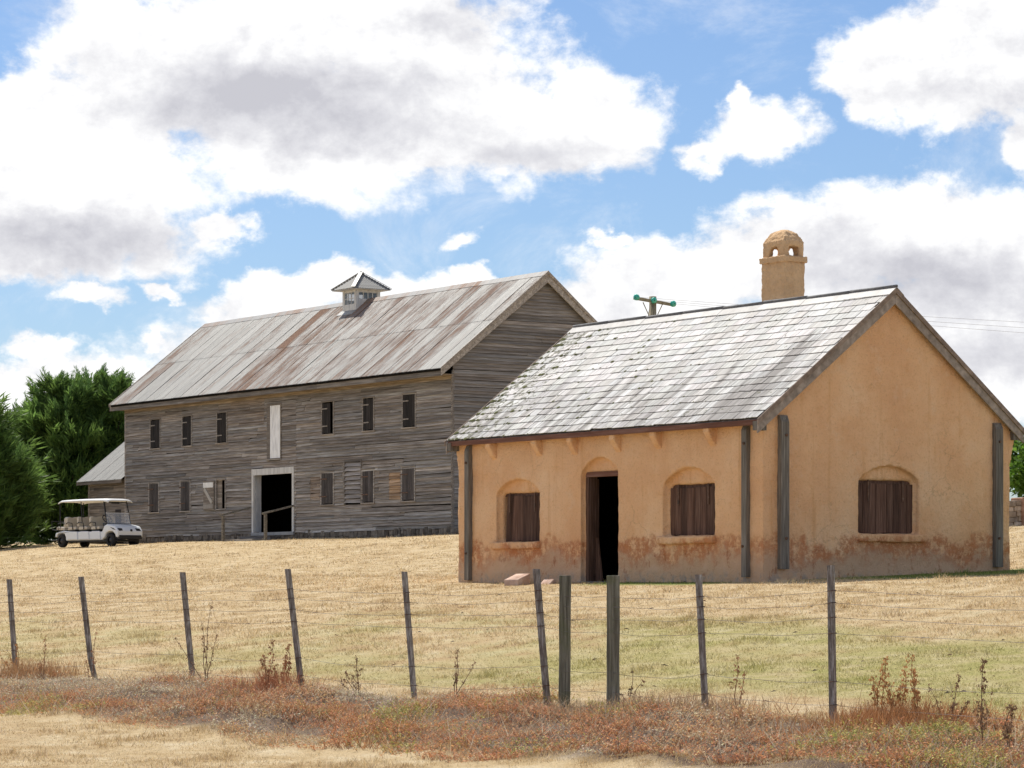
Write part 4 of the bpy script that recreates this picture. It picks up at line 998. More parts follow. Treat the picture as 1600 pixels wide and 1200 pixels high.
M_cupglass = material('cupola_glass', lambda nt: dict(color=(0.16, 0.20, 0.24), alpha=0.45), 0.08, 0.8)
cupola()

# ================================================================== low wing at the far end of the barn
wing = empty('barn_wing', (*loc_world(C_BARN, TH_BARN, 24.72, 0.25), BZ), TH_BARN-R(90), 'low timber wing with grey iron roof at the left end of the barn', 'shed')
def barn_wing():
    Lw, Dw = 3.75, 6.6; ez = 2.52; ry = Dw/2; rz = ez+0.79*(ry+0.4)
    m = MB(); z = 0.05
    while z < 2.45:
        a = 0.0
        while a < Lw-0.01:
            b = min(Lw, a+random.uniform(1.3, 3.0)); t = board_tint(0.05); v = 0.85; out = 0.03+random.uniform(-0.004, 0.006)
            m.hexa([(-b+0.004, -out, z), (-a-0.004, -out, z), (-a-0.004, 0, z), (-b+0.004, 0, z), (-b+0.004, -0.008, z+0.16), (-a-0.004, -0.008, z+0.16), (-a-0.004, 0, z+0.16), (-b+0.004, 0, z+0.16)], tuple(v*q for q in t)); a = b
        z += 0.13
    m.build('weatherboards', M_board, wing, kind='stuff')
    f = MB(); f.prism([(0.002, -0.4), (Dw, -0.4), (Dw, 2.5), (ry, rz-0.15), (0.002, 2.5)], 0, -Lw+0.001, -0.02); f.build('wall_frame', M_dark, wing)
    c = MB(); c.box(-Lw-0.03, -Lw+0.09, -0.05, 0.02, -0.2, 2.45, (1.15, 1.1, 1.05)); c.build('corner_board', M_board, wing)
    c = MB(); c.box(-Lw-0.4, -0.05, -0.38, -0.35, ez-0.14, ez-0.012, (0.8, 0.76, 0.74)); c.build('fascia', M_board, wing)
    pit = math.atan(0.79); SL = (ry+0.4)/math.cos(pit); n = 6; w = (Lw+0.4)/n
    for side in (0, 1):
        for i in range(n):
            o = link('roof_sheet', corrugated(w+0.04, SL, 5000+i+side*50, random.gauss(0.16, 0.03)).mesh('roof_sheet', M_roofiron, True), wing)
            if side == 0: o.matrix_local = Matrix.Translation((-Lw-0.4+i*w, -0.4, ez)) @ Matrix.Rotation(pit, 4, 'X') @ Matrix.Translation((0, 0, 0.004*(i % 2)))
            else: o.matrix_local = Matrix.Translation((-Lw-0.4+(i+1)*w, Dw+0.4, ez)) @ Matrix.Rotation(math.pi, 4, 'Z') @ Matrix.Rotation(pit, 4, 'X') @ Matrix.Translation((0, 0, 0.004*(i % 2)))
    b = MB(); b.prism([(-0.4, ez-0.02), (ry, rz-0.02), (ry, rz-0.18), (-0.4, ez-0.16)], 0, -Lw-0.42, -Lw-0.38, (1.2, 1.15, 1.1)); b.build('bargeboard', M_board, wing)
    c = MB(); c.box(-1.25, -0.75, -0.045, -0.03, 0.2, 1.3, (0.55, 0.55, 0.58)); c.build('shutter', M_barnshut, wing)
barn_wing()

# ================================================================== GOLF CART
M_cartwhite = material('white_gelcoat', lambda nt: dict(color=(0.74, 0.77, 0.80)), 0.3, 0.5)
M_cartroof = material('cream_canopy_plastic', lambda nt: dict(color=(0.72, 0.725, 0.72)), 0.45, 0.4)
M_vinyl = material('stone_beige_vinyl', lambda nt: dict(color=nt.mix(1.0, (0.52, 0.475, 0.40), nt.attr('tint'), 'MULTIPLY')), 0.55, 0.35)
M_black = material('black_plastic', lambda nt: dict(color=(0.018, 0.018, 0.02)), 0.5, 0.4)
M_tyre = material('tyre_rubber', lambda nt: dict(color=(0.03, 0.03, 0.03)), 0.85, 0.2)
M_steel = material('dark_steel', lambda nt: dict(color=(0.05, 0.05, 0.055)), 0.4, 0.5, 0.6)
M_shield = material('clear_windscreen', lambda nt: dict(color=(0.75, 0.80, 0.85), alpha=0.22), 0.05, 0.6)
def cart():
    # local: +x forwards, +y to the cart's left (away from the camera), z up; origin under the middle
    px, py = -16.15, 115.0
    h = math.atan2(-0.73, 0.683); c = empty('golf_cart', (px, py, ground(px, py)-0.02), h, 'white multi-row golf cart with beige seats parked at the left end of the barn', 'golf cart')
    c.scale = (1.04, 1.04, 1.02)
    xr, xf = -1.62, 1.55; hw = 0.58; r = 0.255
    # lower body: side skirts with the rear arch, one mesh
    def shell(prof, name, y0, y1, mat, bev=0.03):
        b = MB(); b.prism(prof, 1, y0, y1); o = b.build(name, mat, c, bev); return o
    shell([(-1.30, 0.26), (1.02, 0.26), (1.02, 0.58), (-0.9, 0.60), (-1.5, 0.64), (-1.98, 0.56), (-2.02, 0.40), (-1.93, 0.40), (-1.86, 0.52), (-1.62, 0.58), (-1.40, 0.52), (-1.32, 0.40)], 'body', -hw, hw, M_cartwhite)
    for x in (-1.15, -0.42, 0.31):
        b = MB(); b.prism([(x, 0.29), (x+0.66, 0.29), (x+0.62, 0.60), (x+0.10, 0.60)], 1, -hw-0.035, -hw-0.002); b.build('side_panel', M_cartwhite, c, 0.02)
    shell([(-1.95, 0.20), (1.9, 0.20), (1.9, 0.27), (-1.95, 0.27)], 'chassis', -0.50, 0.50, M_black, 0.01)
    # cowl: front bonnet with wheel arches
    cw = shell([(0.98, 0.50), (1.16, 0.80), (1.34, 0.86), (1.86, 0.78), (2.02, 0.60), (2.02, 0.36), (1.90, 0.34), (1.86, 0.46), (1.70, 0.57), (1.46, 0.58), (1.26, 0.50), (1.18, 0.34), (1.0, 0.26)], 'front_cowl', -hw, hw, M_cartwhite, 0.05)
    b = MB(); b.prism([(1.80, 0.28), (2.07, 0.28), (2.07, 0.42), (1.95, 0.46), (1.80, 0.40)], 1, -0.50, 0.50); b.build('bumper', M_black, c, 0.02)
    for sy in (-1, 1):
        b = MB(); y = sy*0.40
        b.hexa([(2.012, y-0.10, 0.60), (2.012, y+0.10, 0.57 if sy < 0 else 0.60), (1.98, y+0.10, 0.57), (1.98, y-0.10, 0.60), (1.97, y-0.13, 0.70), (1.985, y+0.05, 0.69), (1.93, y+0.05, 0.69), (1.92, y-0.13, 0.70)]); b.build('headlight', M_black, cw)
    b = MB(); b.prism([(1.55, 0.74), (1.78, 0.70), (1.92, 0.62), (1.74, 0.66)], 1, -hw-0.006, -hw+0.003); b.build('headlight', M_black, cw)
    b = MB(); b.lathe([(0.0, 2.035), (0.045, 2.033), (0.045, 2.0)], 12, (0, 0.05, 0.62), 0); b.build('badge', M_black, cw)
    b = MB(); b.box(1.02, 1.24, -0.54, 0.54, 0.78, 0.90); b.build('dashboard', M_black, c, 0.03)
    # wheels
    for x in (xr, xf):
        for sy in (-1, 1):
            t = MB(); y = sy*0.50
            t.lathe([(0.13, -0.09), (0.215, -0.10), (r, -0.07), (r+0.004, 0), (r, 0.07), (0.215, 0.10), (0.13, 0.09)], 22, (x, y, r), 1)
            w = t.build('wheel', M_tyre, c, smooth=True)
            k = MB(); k.lathe([(0.0, 0.055*sy), (0.05, 0.075*sy), (0.07, 0.05*sy), (0.135, 0.06*sy), (0.14, 0.0)], 18, (x, y, r), 1); k.build('rim', M_steel, w, smooth=True)
    # seats: three forward benches and one facing the rear
    def bench(x, face=1, v=1.0):
        s = MB(); s.prism([(x-0.02*face, 0.66), (x+0.50*face, 0.68), (x+0.52*face, 0.75), (x+0.46*face, 0.80), (x, 0.79)], 1, -0.55, 0.55, (v, v, v)); so = s.build('seat', M_vinyl, c, 0.03)
        b = MB()
        # double-humped backrest
        n = 18; pts = []
        for i in range(n+1):
            f = i/n; yy = -0.56+1.12*f; hh = 1.13+0.045*abs(math.cos(2*math.pi*f*1.0))**1 - (0.06 if f in (0, 1) else 0)
            pts.append((yy, hh))
        poly = [(-0.56, 0.80), (0.56, 0.80)]+pts[::-1]
        vs = [(x-0.10*face-0.12*face*(z-0.8), y, z) for y, z in poly]+[(x+0.02*face-0.10*face*(z-0.8), y, z) for y, z in poly]; k = len(poly)
        b.add(vs, [tuple(range(k)), tuple(range(2*k-1, k-1, -1))]+[(i, (i+1) % k, (i+1) % k+k, i+k) for i in range(k)], (v, v, v))
        b.build('backrest', M_vinyl, so, 0.025)
        rl = MB(); rl.tube([(x+0.36*face, -0.575, 0.68), (x+0.34*face, -0.59, 0.92), (x+0.05*face, -0.59, 0.95), (x-0.06*face, -0.585, 0.90)], 0.018, 6); rl.build('armrest', M_black, so)
        bs = MB(); bs.box(min(x, x+0.42*face), max(x, x+0.42*face), -0.52, 0.52, 0.585, 0.658); bs.build('seat_base', M_black, so)
    bench(0.30, 1, 1.0); bench(-0.50, 1, 1.02); bench(-1.22, 1, 1.05); bench(-1.46, -1, 1.0)
    # canopy and struts
    cp = MB(); n = 12; vs = []
    for i in range(n+1):
        x = -1.85+3.25*i/n; e = abs(2*i/n-1)
        ed = 0.06 if e > 0.95 else 0.0
        for y, dz in ((-0.62+ed, -0.05), (-0.56+ed, 0.0), (-0.3, 0.025), (0.3, 0.025), (0.56-ed, 0.0), (0.62-ed, -0.05)): vs.append((x, y, 1.80+dz+0.02*(1-e*e)-0.05*(e > 0.95)))
    fs = [(i*6+j, i*6+j+1, (i+1)*6+j+1, (i+1)*6+j) for i in range(n) for j in range(5)]
    lo = [(p[0], p[1]*0.985, p[2]-0.035) for p in vs]; m0 = len(vs)
    fs += [(m0+i*6+j, m0+(i+1)*6+j, m0+(i+1)*6+j+1, m0+i*6+j+1) for i in range(n) for j in range(5)]
    fs += [(i*6, (i+1)*6, m0+(i+1)*6, m0+i*6) for i in range(n)]+[(i*6+5, m0+i*6+5, m0+(i+1)*6+5, (i+1)*6+5) for i in range(n)]
    fs += [tuple(range(6))+tuple(m0+j for j in range(5, -1, -1)), tuple(n*6+j for j in range(6))+tuple(m0+n*6+j for j in range(5, -1, -1))]
    cp.add(vs+lo, fs); cp.build('canopy', M_cartroof, c, smooth=True)
    for sy in (-1, 1):
        for pts in ([(1.30, sy*0.54, 0.85), (1.06, sy*0.52, 1.75)], [(-0.25, sy*0.57, 0.95), (-0.38, sy*0.53, 1.77)], [(-1.72, sy*0.54, 0.70), (-1.76, sy*0.53, 1.77)]):
            s = MB(); s.tube(pts, 0.022, 6); s.build('strut', M_black, c)
    s = MB(); s.tube([(1.08, -0.52, 1.70), (1.08, 0.52, 1.70)], 0.022, 6); s.build('crossbar', M_black, c)
    s = MB(); s.box(1.04, 1.10, -0.16, 0.16, 1.64, 1.71); s.build('mirror', M_black, c)
    w = MB(); w.hexa([(1.31, -0.53, 0.88), (1.31, 0.53, 0.88), (1.318, 0.53, 0.88), (1.318, -0.53, 0.88), (1.20, -0.53, 1.28), (1.20, 0.53, 1.28), (1.208, 0.53, 1.28), (1.208, -0.53, 1.28)]); w.build('windscreen', M_shield, c)
    w = MB(); w.beam((1.204, -0.53, 1.285), (1.204, 0.53, 1.285), 0.02, 0.02); w.build('windscreen_rail', M_cartroof, c)
    # steering wheel
    sw = MB(); ang = R(40); ctr = Vector((0.93, -0.26, 1.06))
    sw.tube([ctr+Vector((-math.sin(ang)*0.19*math.sin(a), 0.19*math.cos(a), math.cos(ang)*0.19*math.sin(a))) for a in [2*math.pi*k/20 for k in range(21)]], 0.020, 6, cap=False)
    sw.tube([ctr, (1.12, -0.26, 0.86)], 0.025, 6); sw.tube([ctr+Vector((0, -0.18, 0)), ctr+Vector((0, 0.18, 0))], 0.015, 6); sw.build('steering_wheel', M_black, c)
    # rear step and grab bar
    b = MB(); b.box(-2.45, -1.95, -0.46, 0.46, 0.26, 0.30); b.build('rear_step', M_black, c, 0.01)
    b = MB(); b.tube([(-2.0, -0.48, 0.66), (-2.35, -0.48, 0.70), (-2.38, -0.48, 1.02), (-2.38, 0.48, 1.02), (-2.35, 0.48, 0.70), (-2.0, 0.48, 0.66)], 0.02, 6); b.build('grab_bar', M_black, c)
cart()

# ================================================================== POWER POLE
def power_pole():
    X, Y = 5.26, 110.0; zt = 10.80+H0; g = ground(X, Y)
    p = empty('power_pole', (X, Y, g), 0, 'wooden power pole with green glass insulators behind the cottage roof ridge', 'pole')
    b = MB(); b.tube([(0, 0, -0.3), (0, 0, 4), (0, 0, zt-g)], [0.17, 0.155, 0.135], 12); b.build('pole', M_pole, p, smooth=True)
    zc = zt-g-0.20; d = Vector((0.9, 0.42, 0)).normalized()
    a = -d*0.80+Vector((0, -0.17, zc+0.10)); e = d*0.92+Vector((0, -0.17, zc-0.10))
    b = MB(); b.beam(a, e, 0.10, 0.11); arm = b.build('crossarm', M_pole, p)
    for f, s in ((0.06, -1), (0.48, 1), (0.96, 1)):
        c = a.lerp(e, f)+Vector((0, -0.08, 0.03)); i = MB()
        dirn = Vector((0.55*s if f != 0.48 else 0.2, -0.83, 0)).normalized()
        pr = [(0.02, -0.09), (0.08, -0.08), (0.115, -0.045), (0.11, -0.02), (0.05, 0.0), (0.11, 0.02), (0.115, 0.045), (0.08, 0.08), (0.02, 0.09)]
        i.lathe(pr, 16, (0, 0, 0), 2); o = i.build('insulator', M_insul, arm, smooth=True)
        o.location = c; o.rotation_euler = dirn.to_track_quat('Z', 'Y').to_euler()
    for s in (-1, 1):
        b = MB(); b.tube([(s*0.05, -0.16, zc-0.75), d*s*0.42+Vector((0, -0.18, zc-0.05))], 0.018, 6); b.build('brace', M_pole, p)
    b = MB(); b.tube([(-0.10, -0.2, zc-0.05), (-0.19, -0.2, zc-0.6), (-0.2, -0.2, zc-1.6)], 0.012, 5); b.build('down_lead', M_wire, p)
    # line wires running away to the right
    for k, (f, vx, dz) in enumerate(((0.06, 60, 2.2), (0.48, 60.5, 1.6), (0.96, 61, 1.05))):
        c = a.lerp(e, f)+Vector((0, -0.05, 0.04)); q = []
        for j in range(25):
            u = j/24; q.append(c+Vector((vx*u, 46*u, dz*u+(4.0*u*u-4.0*u)*0.5)))
        w = MB(); w.tube([Vector(v)+Vector((X, Y, g)) for v in q], 0.0055, 4); o = w.build('power_line', M_linewire)
        tag(o, ('upper', 'middle', 'lower')[k]+' thin power line running right from the glass insulators', 'wire', 'power lines')
M_pole = material('bleached_pole_timber', wood(((0.16, 0.13, 0.08), (0.27, 0.235, 0.16), (0.36, 0.33, 0.25)), (14, 14, 1.0)), 0.9, 0.15)
M_insul = material('green_glass', lambda nt: dict(color=(0.03, 0.42, 0.30)), 0.1, 0.8)
M_linewire = material('line_wire', lambda nt: dict(color=(0.30, 0.30, 0.31)), 0.5, 0.4)
power_pole()

# ================================================================== TREES
def m_leaf(cols, tr=0.3):
    def fn(nt):
        n = nt.noise(nt.pos(), 0.9, 3, 0.6)
        c = nt.ramp(n, [(0.3, cols[0]), (0.7, cols[1])])
        c = nt.mix(1.0, c, nt.attr('tint'), 'MULTIPLY')
        return dict(color=c, transl=tr)
    return fn
M_cypress = material('cypress_foliage', m_leaf(((0.080, 0.155, 0.045), (0.150, 0.25, 0.068)), 0.5), 0.6, 0.3)
M_leaf = material('broad_leaf', m_leaf(((0.075, 0.16, 0.02), (0.13, 0.24, 0.03)), 0.4), 0.5, 0.35)
M_bark = material('rough_bark', lambda nt: dict(color=nt.ramp(nt.noise(nt.scl(nt.objc(), (9, 9, 2)), 1, 4, 0.65), [(0.3, (0.05, 0.038, 0.03)), (0.7, (0.14, 0.11, 0.09))])), 0.95, 0.1)
def foliage(pts, dirs, size, mat, name, parent, blades_n=9, tint=None, spread=0.55, narrow=0.16):
    """each point becomes a feathery spray: narrow leaf faces fanning along dirs"""
    n = len(pts); k = blades_n
    P = np.repeat(pts, k, 0); D = np.repeat(dirs, k, 0); S = np.repeat(size, k)
    D = D+rng.normal(0, spread, (n*k, 3)); D /= np.linalg.norm(D, axis=1)[:, None]
    base = P+rng.normal(0, 0.18, (n*k, 3))*S[:, None]
    side = np.cross(D, rng.normal(0, 1, (n*k, 3))); side /= np.linalg.norm(side, axis=1)[:, None]+1e-9
    w = S*narrow*(0.7+0.6*rng.random(n*k)); l = S*(0.55+0.7*rng.random(n*k))
    V = np.empty((n*k, 4, 3)); V[:, 0] = base; V[:, 1] = base+D*(l*0.45)[:, None]+side*w[:, None]
    V[:, 2] = base+D*l[:, None]; V[:, 3] = base+D*(l*0.45)[:, None]-side*w[:, None]
    T = np.repeat(tint if tint is not None else np.ones((n, 3)), k, 0)*(0.8+0.4*rng.random((n*k, 1)))
    return np_mesh(name, V.reshape(-1, 3), np.arange(n*k*4).reshape(-1, 4), np.repeat(T, 4, 0), mat, None, parent)
def conifer(name, X, Y, hgt, rad, leaders, n_limb, label, seed, base_gap=0.3):
    r = np.random.default_rng(seed); g = ground(X, Y)
    t = empty(name, (X, Y, g), 0, label, 'tree')
    tr = MB(); tr.tube([(0, 0, -0.3), (0.1, 0, hgt*0.3), (0.05, 0.1, hgt*0.62), (0.1, 0.1, hgt*0.86)], [0.34, 0.26, 0.15, 0.04], 10)
    limb = MB(); pts = []; dirs = []; siz = []; tin = []
    for i in range(n_limb):
        ld = leaders[i % len(leaders)]; top = hgt*ld[3]
        f = (i+r.random())/n_limb; z = base_gap+(top-base_gap)*f**0.92*0.93
        R0 = ld[2]*rad*(1.0-0.93*((z/top)**1.55))*(0.72+0.5*r.random())
        if z < 1.2: R0 *= 0.75+0.2*z
        a = r.random()*2*np.pi
        up = 0.35+0.75*(z/top)
        st = np.array([ld[0]*min(1, z/(0.35*top)), ld[1]*min(1, z/(0.35*top)), max(0.2, z-0.25*R0)])
        d = np.array([math.cos(a), math.sin(a), up]); en = st+d*R0/1.0
        en[2] = min(en[2], top*(0.93+0.07*r.random()))
        limb.tube([st, (st+en)/2+np.array([0, 0, -0.06*R0]), en], [0.05, 0.03, 0.012], 4, cap=False)
        m = int(8+9*R0); ff = 0.30+0.72*np.sqrt(r.random(m))
        p = st+(en-st)*ff[:, None]+r.normal(0, 1, (m, 3))*(0.13+0.17*R0*(0.4+0.6*(1-ff)))[:, None]
        dd = np.array([math.cos(a), math.sin(a), 0.75])+r.normal(0, 0.25, (m, 3))
        pts.append(p); dirs.append(dd); siz.append((0.34+0.26*r.random(m))*(0.8+0.1*R0))
        v = r.uniform(0.6, 1.25); tin.append(np.stack([v*(0.75+0.55*ff), v*(0.8+0.42*ff), v*(0.9+0.1*ff)], -1)*(0.85+0.3*r.random((m, 1))))  # outer sprays tinted brighter and warmer to give sunlit tips
        # a few upright leader tips
        if f > 0.35 and r.random() < 0.6:
            q = np.linspace(0, 1, 7)[:, None]; tip = en+np.array([0.25*math.cos(a), 0.25*math.sin(a), 0.85])*q*r.uniform(0.5, 1.0)
            pts.append(tip); dirs.append(np.tile([[0.1*math.cos(a), 0.1*math.sin(a), 1.0]], (7, 1))); siz.append(np.linspace(0.36, 0.15, 7)); tin.append(np.full((7, 3), 1.05))
    tk = tr.build('trunk', M_bark, t, smooth=True); limb.build('limb_wood', M_bark, tk)
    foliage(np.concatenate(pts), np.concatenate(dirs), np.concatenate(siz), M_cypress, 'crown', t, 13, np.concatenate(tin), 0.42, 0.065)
    return t
conifer('cypress_tree', -20.1, 134.0, 7.75, 2.75, [(-0.6, 0, 1.0, 0.97), (0.9, 0.3, 0.85, 1.0), (2.0, -0.2, 0.75, 0.99), (-1.5, 0.2, 0.7, 0.80), (0.2, -0.6, 0.9, 0.90)], 620, 'broad dark green cypress just left of the barn wing, behind the golf cart', 5)
conifer('cypress_tree', -23.2, 124.0, 7.2, 3.0, [(0, 0, 1.0, 1.0), (-1.2, 0.4, 0.8, 0.95), (1.0, -0.3, 0.7, 0.72), (0.3, 0.8, 0.85, 0.88)], 560, 'dark green cypress cut off by the left edge of the picture', 9)

def broad_tree(name, X, Y, hgt, rad, label, seed):
    r = np.random.default_rng(seed); g = ground(X, Y); t = empty(name, (X, Y, g), 0, label, 'tree')
    tr = MB(); tr.tube([(0, 0, -0.2), (0.1, 0, hgt*0.25), (0, 0.1, hgt*0.6)], [0.25, 0.2, 0.08], 9)
    for k in range(9):
        a = k*2.4; tr.tube([(0.05, 0, hgt*(0.2+0.03*k)), (math.cos(a)*rad*0.4, math.sin(a)*rad*0.4, hgt*(0.4+0.03*k)), (math.cos(a)*rad*0.75, math.sin(a)*rad*0.75, hgt*(0.55+0.03*k))], [0.09, 0.05, 0.02], 5)
    tr.build('trunk', M_bark, t, smooth=True)
    n = 230; pts = []; dirs = []; siz = []; tin = []
    for k in range(n):
        d = r.normal(0, 1, 3); d /= np.linalg.norm(d); q = r.random()**0.4
        c = np.array([d[0]*rad*q*0.9, d[1]*rad*q*0.9, hgt*0.5+d[2]*hgt*0.46*q]); m = 60
        pts.append(c+r.normal(0, 0.17, (m, 3))); dirs.append(np.tile(d+[0, 0, 0.2], (m, 1))+r.normal(0, 0.5, (m, 3))); siz.append(0.10+0.07*r.random(m))
        v = r.uniform(0.6, 1.25); tin.append(np.full((m, 3), v))
    foliage(np.concatenate(pts), np.concatenate(dirs), np.concatenate(siz), M_leaf, 'crown', t, 3, np.concatenate(tin), 0.8, 0.35)
broad_tree('leafy_tree', 17.6, 93.0, 2.95, 2.3, 'bright green leafy tree beyond the right end of the cottage', 3)

# rubble wall at the far right
def rubble_wall():
    x0, y0, x1, y1 = 12.05, 71.6, 26.0, 78.5
    d = Vector((x1-x0, y1-y0, 0)); L = d.length; a = math.atan2(d.y, d.x)
    w = empty('rubble_wall', (x0, y0, ground(x0, y0)), a, 'low rubble stone wall beyond the right edge of the cottage', 'wall')
    core = MB(); r = random.Random(4)
    def gz(s): p = Vector((x0, y0, 0))+d.normalized()*s; return ground(p.x, p.y)-ground(x0, y0)
    n = 20
    for i in range(n): core.hexa([(L*i/n, 0.06, gz(L*i/n)-0.3), (L*(i+1)/n, 0.06, gz(L*(i+1)/n)-0.3), (L*(i+1)/n, 0.34, gz(L*(i+1)/n)-0.3), (L*i/n, 0.34, gz(L*i/n)-0.3), (L*i/n, 0.06, gz(L*i/n)+0.55), (L*(i+1)/n, 0.06, gz(L*(i+1)/n)+0.55), (L*(i+1)/n, 0.34, gz(L*(i+1)/n)+0.55), (L*i/n, 0.34, gz(L*i/n)+0.55)])
    core.build('mortar_core', M_rubble, w)
    s = 0.0
    for row in range(5):
        s = 0.0
        while s < L:
            ww = r.uniform(0.14, 0.34); h = 0.125; z = gz(s)-0.02+row*0.13; e = [r.uniform(-0.02, 0.02) for _ in range(6)]; v = r.uniform(0.65, 1.25)
            b = MB(); b.hexa([(s+0.01, 0.0+e[0], z), (s+ww-0.01, 0.0+e[1], z+e[2]*0.4), (s+ww-0.01, 0.4, z), (s+0.01, 0.4, z), (s+0.02, 0.02+e[3], z+h), (s+ww-0.02, 0.02+e[4], z+h+e[5]*0.5), (s+ww-0.02, 0.38, z+h), (s+0.02, 0.38, z+h)], (v, v*0.96, v*0.9))
            if s < 3.2: b.build('stone', M_rubble, w, 0.01)
            else:
                core2.add(b.v, b.f, (v, v*0.96, v*0.9))
            s += ww
    core2.build('stones', M_rubble, w, kind='stuff')
    p = MB(); p.box(0.42, 0.82, -0.06, 0.46, -0.2, 0.72, (0.95, 0.7, 0.6)); p.build('pier', M_rubble, w, 0.03)
core2 = MB()
M_rubble = material('rubble_stone', lambda nt: dict(color=nt.mix(1.0, nt.ramp(nt.noise(nt.objc(), 6, 4, 0.65), [(0.3, (0.24, 0.185, 0.14)), (0.55, (0.40, 0.325, 0.26)), (0.75, (0.52, 0.45, 0.38))]), nt.attr('tint'), 'MULTIPLY')), 0.95, 0.1)
rubble_wall()

# ================================================================== FENCE
M_picket = material('rusted_steel_picket', lambda nt: dict(color=nt.ramp(nt.noise(nt.scl(nt.objc(), (30, 30, 6)), 1, 5, 0.7), [(0.3, (0.10, 0.075, 0.06)), (0.5, (0.25, 0.22, 0.195)), (0.66, (0.52, 0.50, 0.475))]), bump=nt.noise(nt.objc(), 60, 3, 0.6), bs=0.3, bd=0.004), 0.75, 0.3, 0.2)
M_oldpost = material('mossy_split_post', lambda nt: dict(color=nt.mix(nt.mapr(nt.noise(nt.objc(), 5, 4, 0.6), 0.45, 0.7, 0, 0.6), nt.ramp(nt.noise(nt.scl(nt.objc(), (34, 34, 1.6)), 1, 5, 0.65, 0.3), [(0.3, (0.075, 0.068, 0.052)), (0.5, (0.18, 0.17, 0.13)), (0.7, (0.33, 0.315, 0.26))]), (0.135, 0.15, 0.075)),
                    bump=nt.noise(nt.scl(nt.objc(), (34, 34, 1.6)), 1, 5, 0.65), bs=0.8, bd=0.015), 0.95, 0.1)
fence = empty('wire_fence', (0.0, 27.3, ground(0, 27.3)), 0, 'sagging wire fence of leaning steel pickets and two square timber posts', 'fence')
def fl(p): return Vector(p)-Vector(fence.location)
# foot x, y on the fence line, lean of the top, height of the top, 0 steel picket / 1 timber post
PX = [(-9.3, 41.3, -0.13, 1.36, 0), (-6.155, 36.532, -0.087, 1.379, 0), (-4.943, 34.715, -0.136, 1.406, 0), (-3.529, 32.593, -0.12, 1.449, 0), (-2.18, 30.57, -0.146, 1.473, 0), (-0.949, 28.724, -0.1, 1.437, 0), (0.321, 26.819, -0.099, 1.452, 0), (0.474, 26.589, 0.006, 1.392, 1), (0.892, 25.962, 0.0, 1.39, 1), (1.637, 24.845, -0.059, 1.392, 0), (2.56, 23.46, -0.02, 1.463, 0), (4.55, 20.5, -0.03, 1.42, 0)]
HTS = [1.05, 0.955, 0.84, 0.715, 0.337, 0.153]
wire_pts = [[] for _ in HTS]
for i, (x, y, lean, zt, k) in enumerate(PX):
    g = ground(x, y); base = Vector((x, y, g)); top = Vector((x+lean, y+random.uniform(-0.03, 0.03), zt)); ax = (top-base).normalized()
    if k == 0:
        b = MB(); star = []
        for q in range(3):
            aq = R(-90+120*q+random.uniform(-14, 14)+10); u = Vector((math.cos(aq), math.sin(aq), 0)); v = Vector((-math.sin(aq), math.cos(aq), 0))
            star += [v*-0.006+u*0.006, v*-0.0045+u*0.034, v*0.0045+u*0.034, v*0.006+u*0.006]
        lo = base-ax*0.15; bend = Vector((-0.05, 0, 0)) if i == 2 else Vector((0, 0, 0))
        secs = [lo-bend*0.0+Vector((0.04, 0, 0))*(i == 2), base.lerp(top, 0.18), base.lerp(top, 0.6), top]
        vs = [fl(s+w) for s in secs for w in star]; n = 12
        b.add(vs, [(j*n+m, j*n+(m+1) % n, (j+1)*n+(m+1) % n, (j+1)*n+m) for j in range(3) for m in range(n)]+[tuple(range(n)), tuple(range(3*n, 4*n))])
        po = b.build('star_picket', M_picket, fence)
    else:
        h = zt-g; b = MB(); s = 0.052 if i == 7 else 0.056; n = 7
        vs = []
        for j in range(n):
            z = -0.2+(h+0.2)*j/(n-1); e = 0.004
            vs += [(sx*s+random.uniform(-e, e)+lean*z/h, sy*s+random.uniform(-e, e), z) for sx, sy in ((-1, -1), (1, -1), (1, 1), (-1, 1))]
        b.add([fl(base+Vector(p)) for p in vs], [(j*4+m, j*4+(m+1) % 4, (j+1)*4+(m+1) % 4, (j+1)*4+m) for j in range(n-1) for m in range(4)]+[(0, 3, 2, 1), tuple(range(4*n-4, 4*n))])
        po = b.build('timber_post', M_oldpost, fence, 0.006)
    off = 0.037 if k == 0 else 0.058
    tie = MB()
    for j, hh in enumerate(HTS):
        p = base+ax*(hh*(zt-g)/1.25)+Vector((0, -off, 0)); wire_pts[j].append(p)
        if k == 0:
            q = fl(p); tie.tube([q+Vector((-0.035, 0.03, -0.004)), q+Vector((-0.03, -0.006, 0)), q+Vector((0.03, -0.006, 0.004)), q+Vector((0.035, 0.03, 0))], 0.0035, 4)
    if k == 0: tie.build('wire_tie', M_iron, po)
for j, pl in enumerate(wire_pts):
    q = []
    for i in range(len(pl)-1):
        a, b = pl[i], pl[i+1]; L = (b-a).length; sag = random.uniform(0.010, 0.035)*(1.0 if L > 1 else 0.2)
        if j >= 4: sag *= 1.3
        ph = random.uniform(0, 6)
        for m in range(10):
            f = m/10; p = a.lerp(b, f)-Vector((0, 0, sag*4*f*(1-f)))+Vector((0, 0, 0.006*math.sin(9*f+ph)*(4*f*(1-f))))
            q.append(fl(p))
    q.append(fl(pl[-1]))
    w = MB(); w.tube(q, 0.0017, 5); wo = w.build('wire', M_wire, fence)

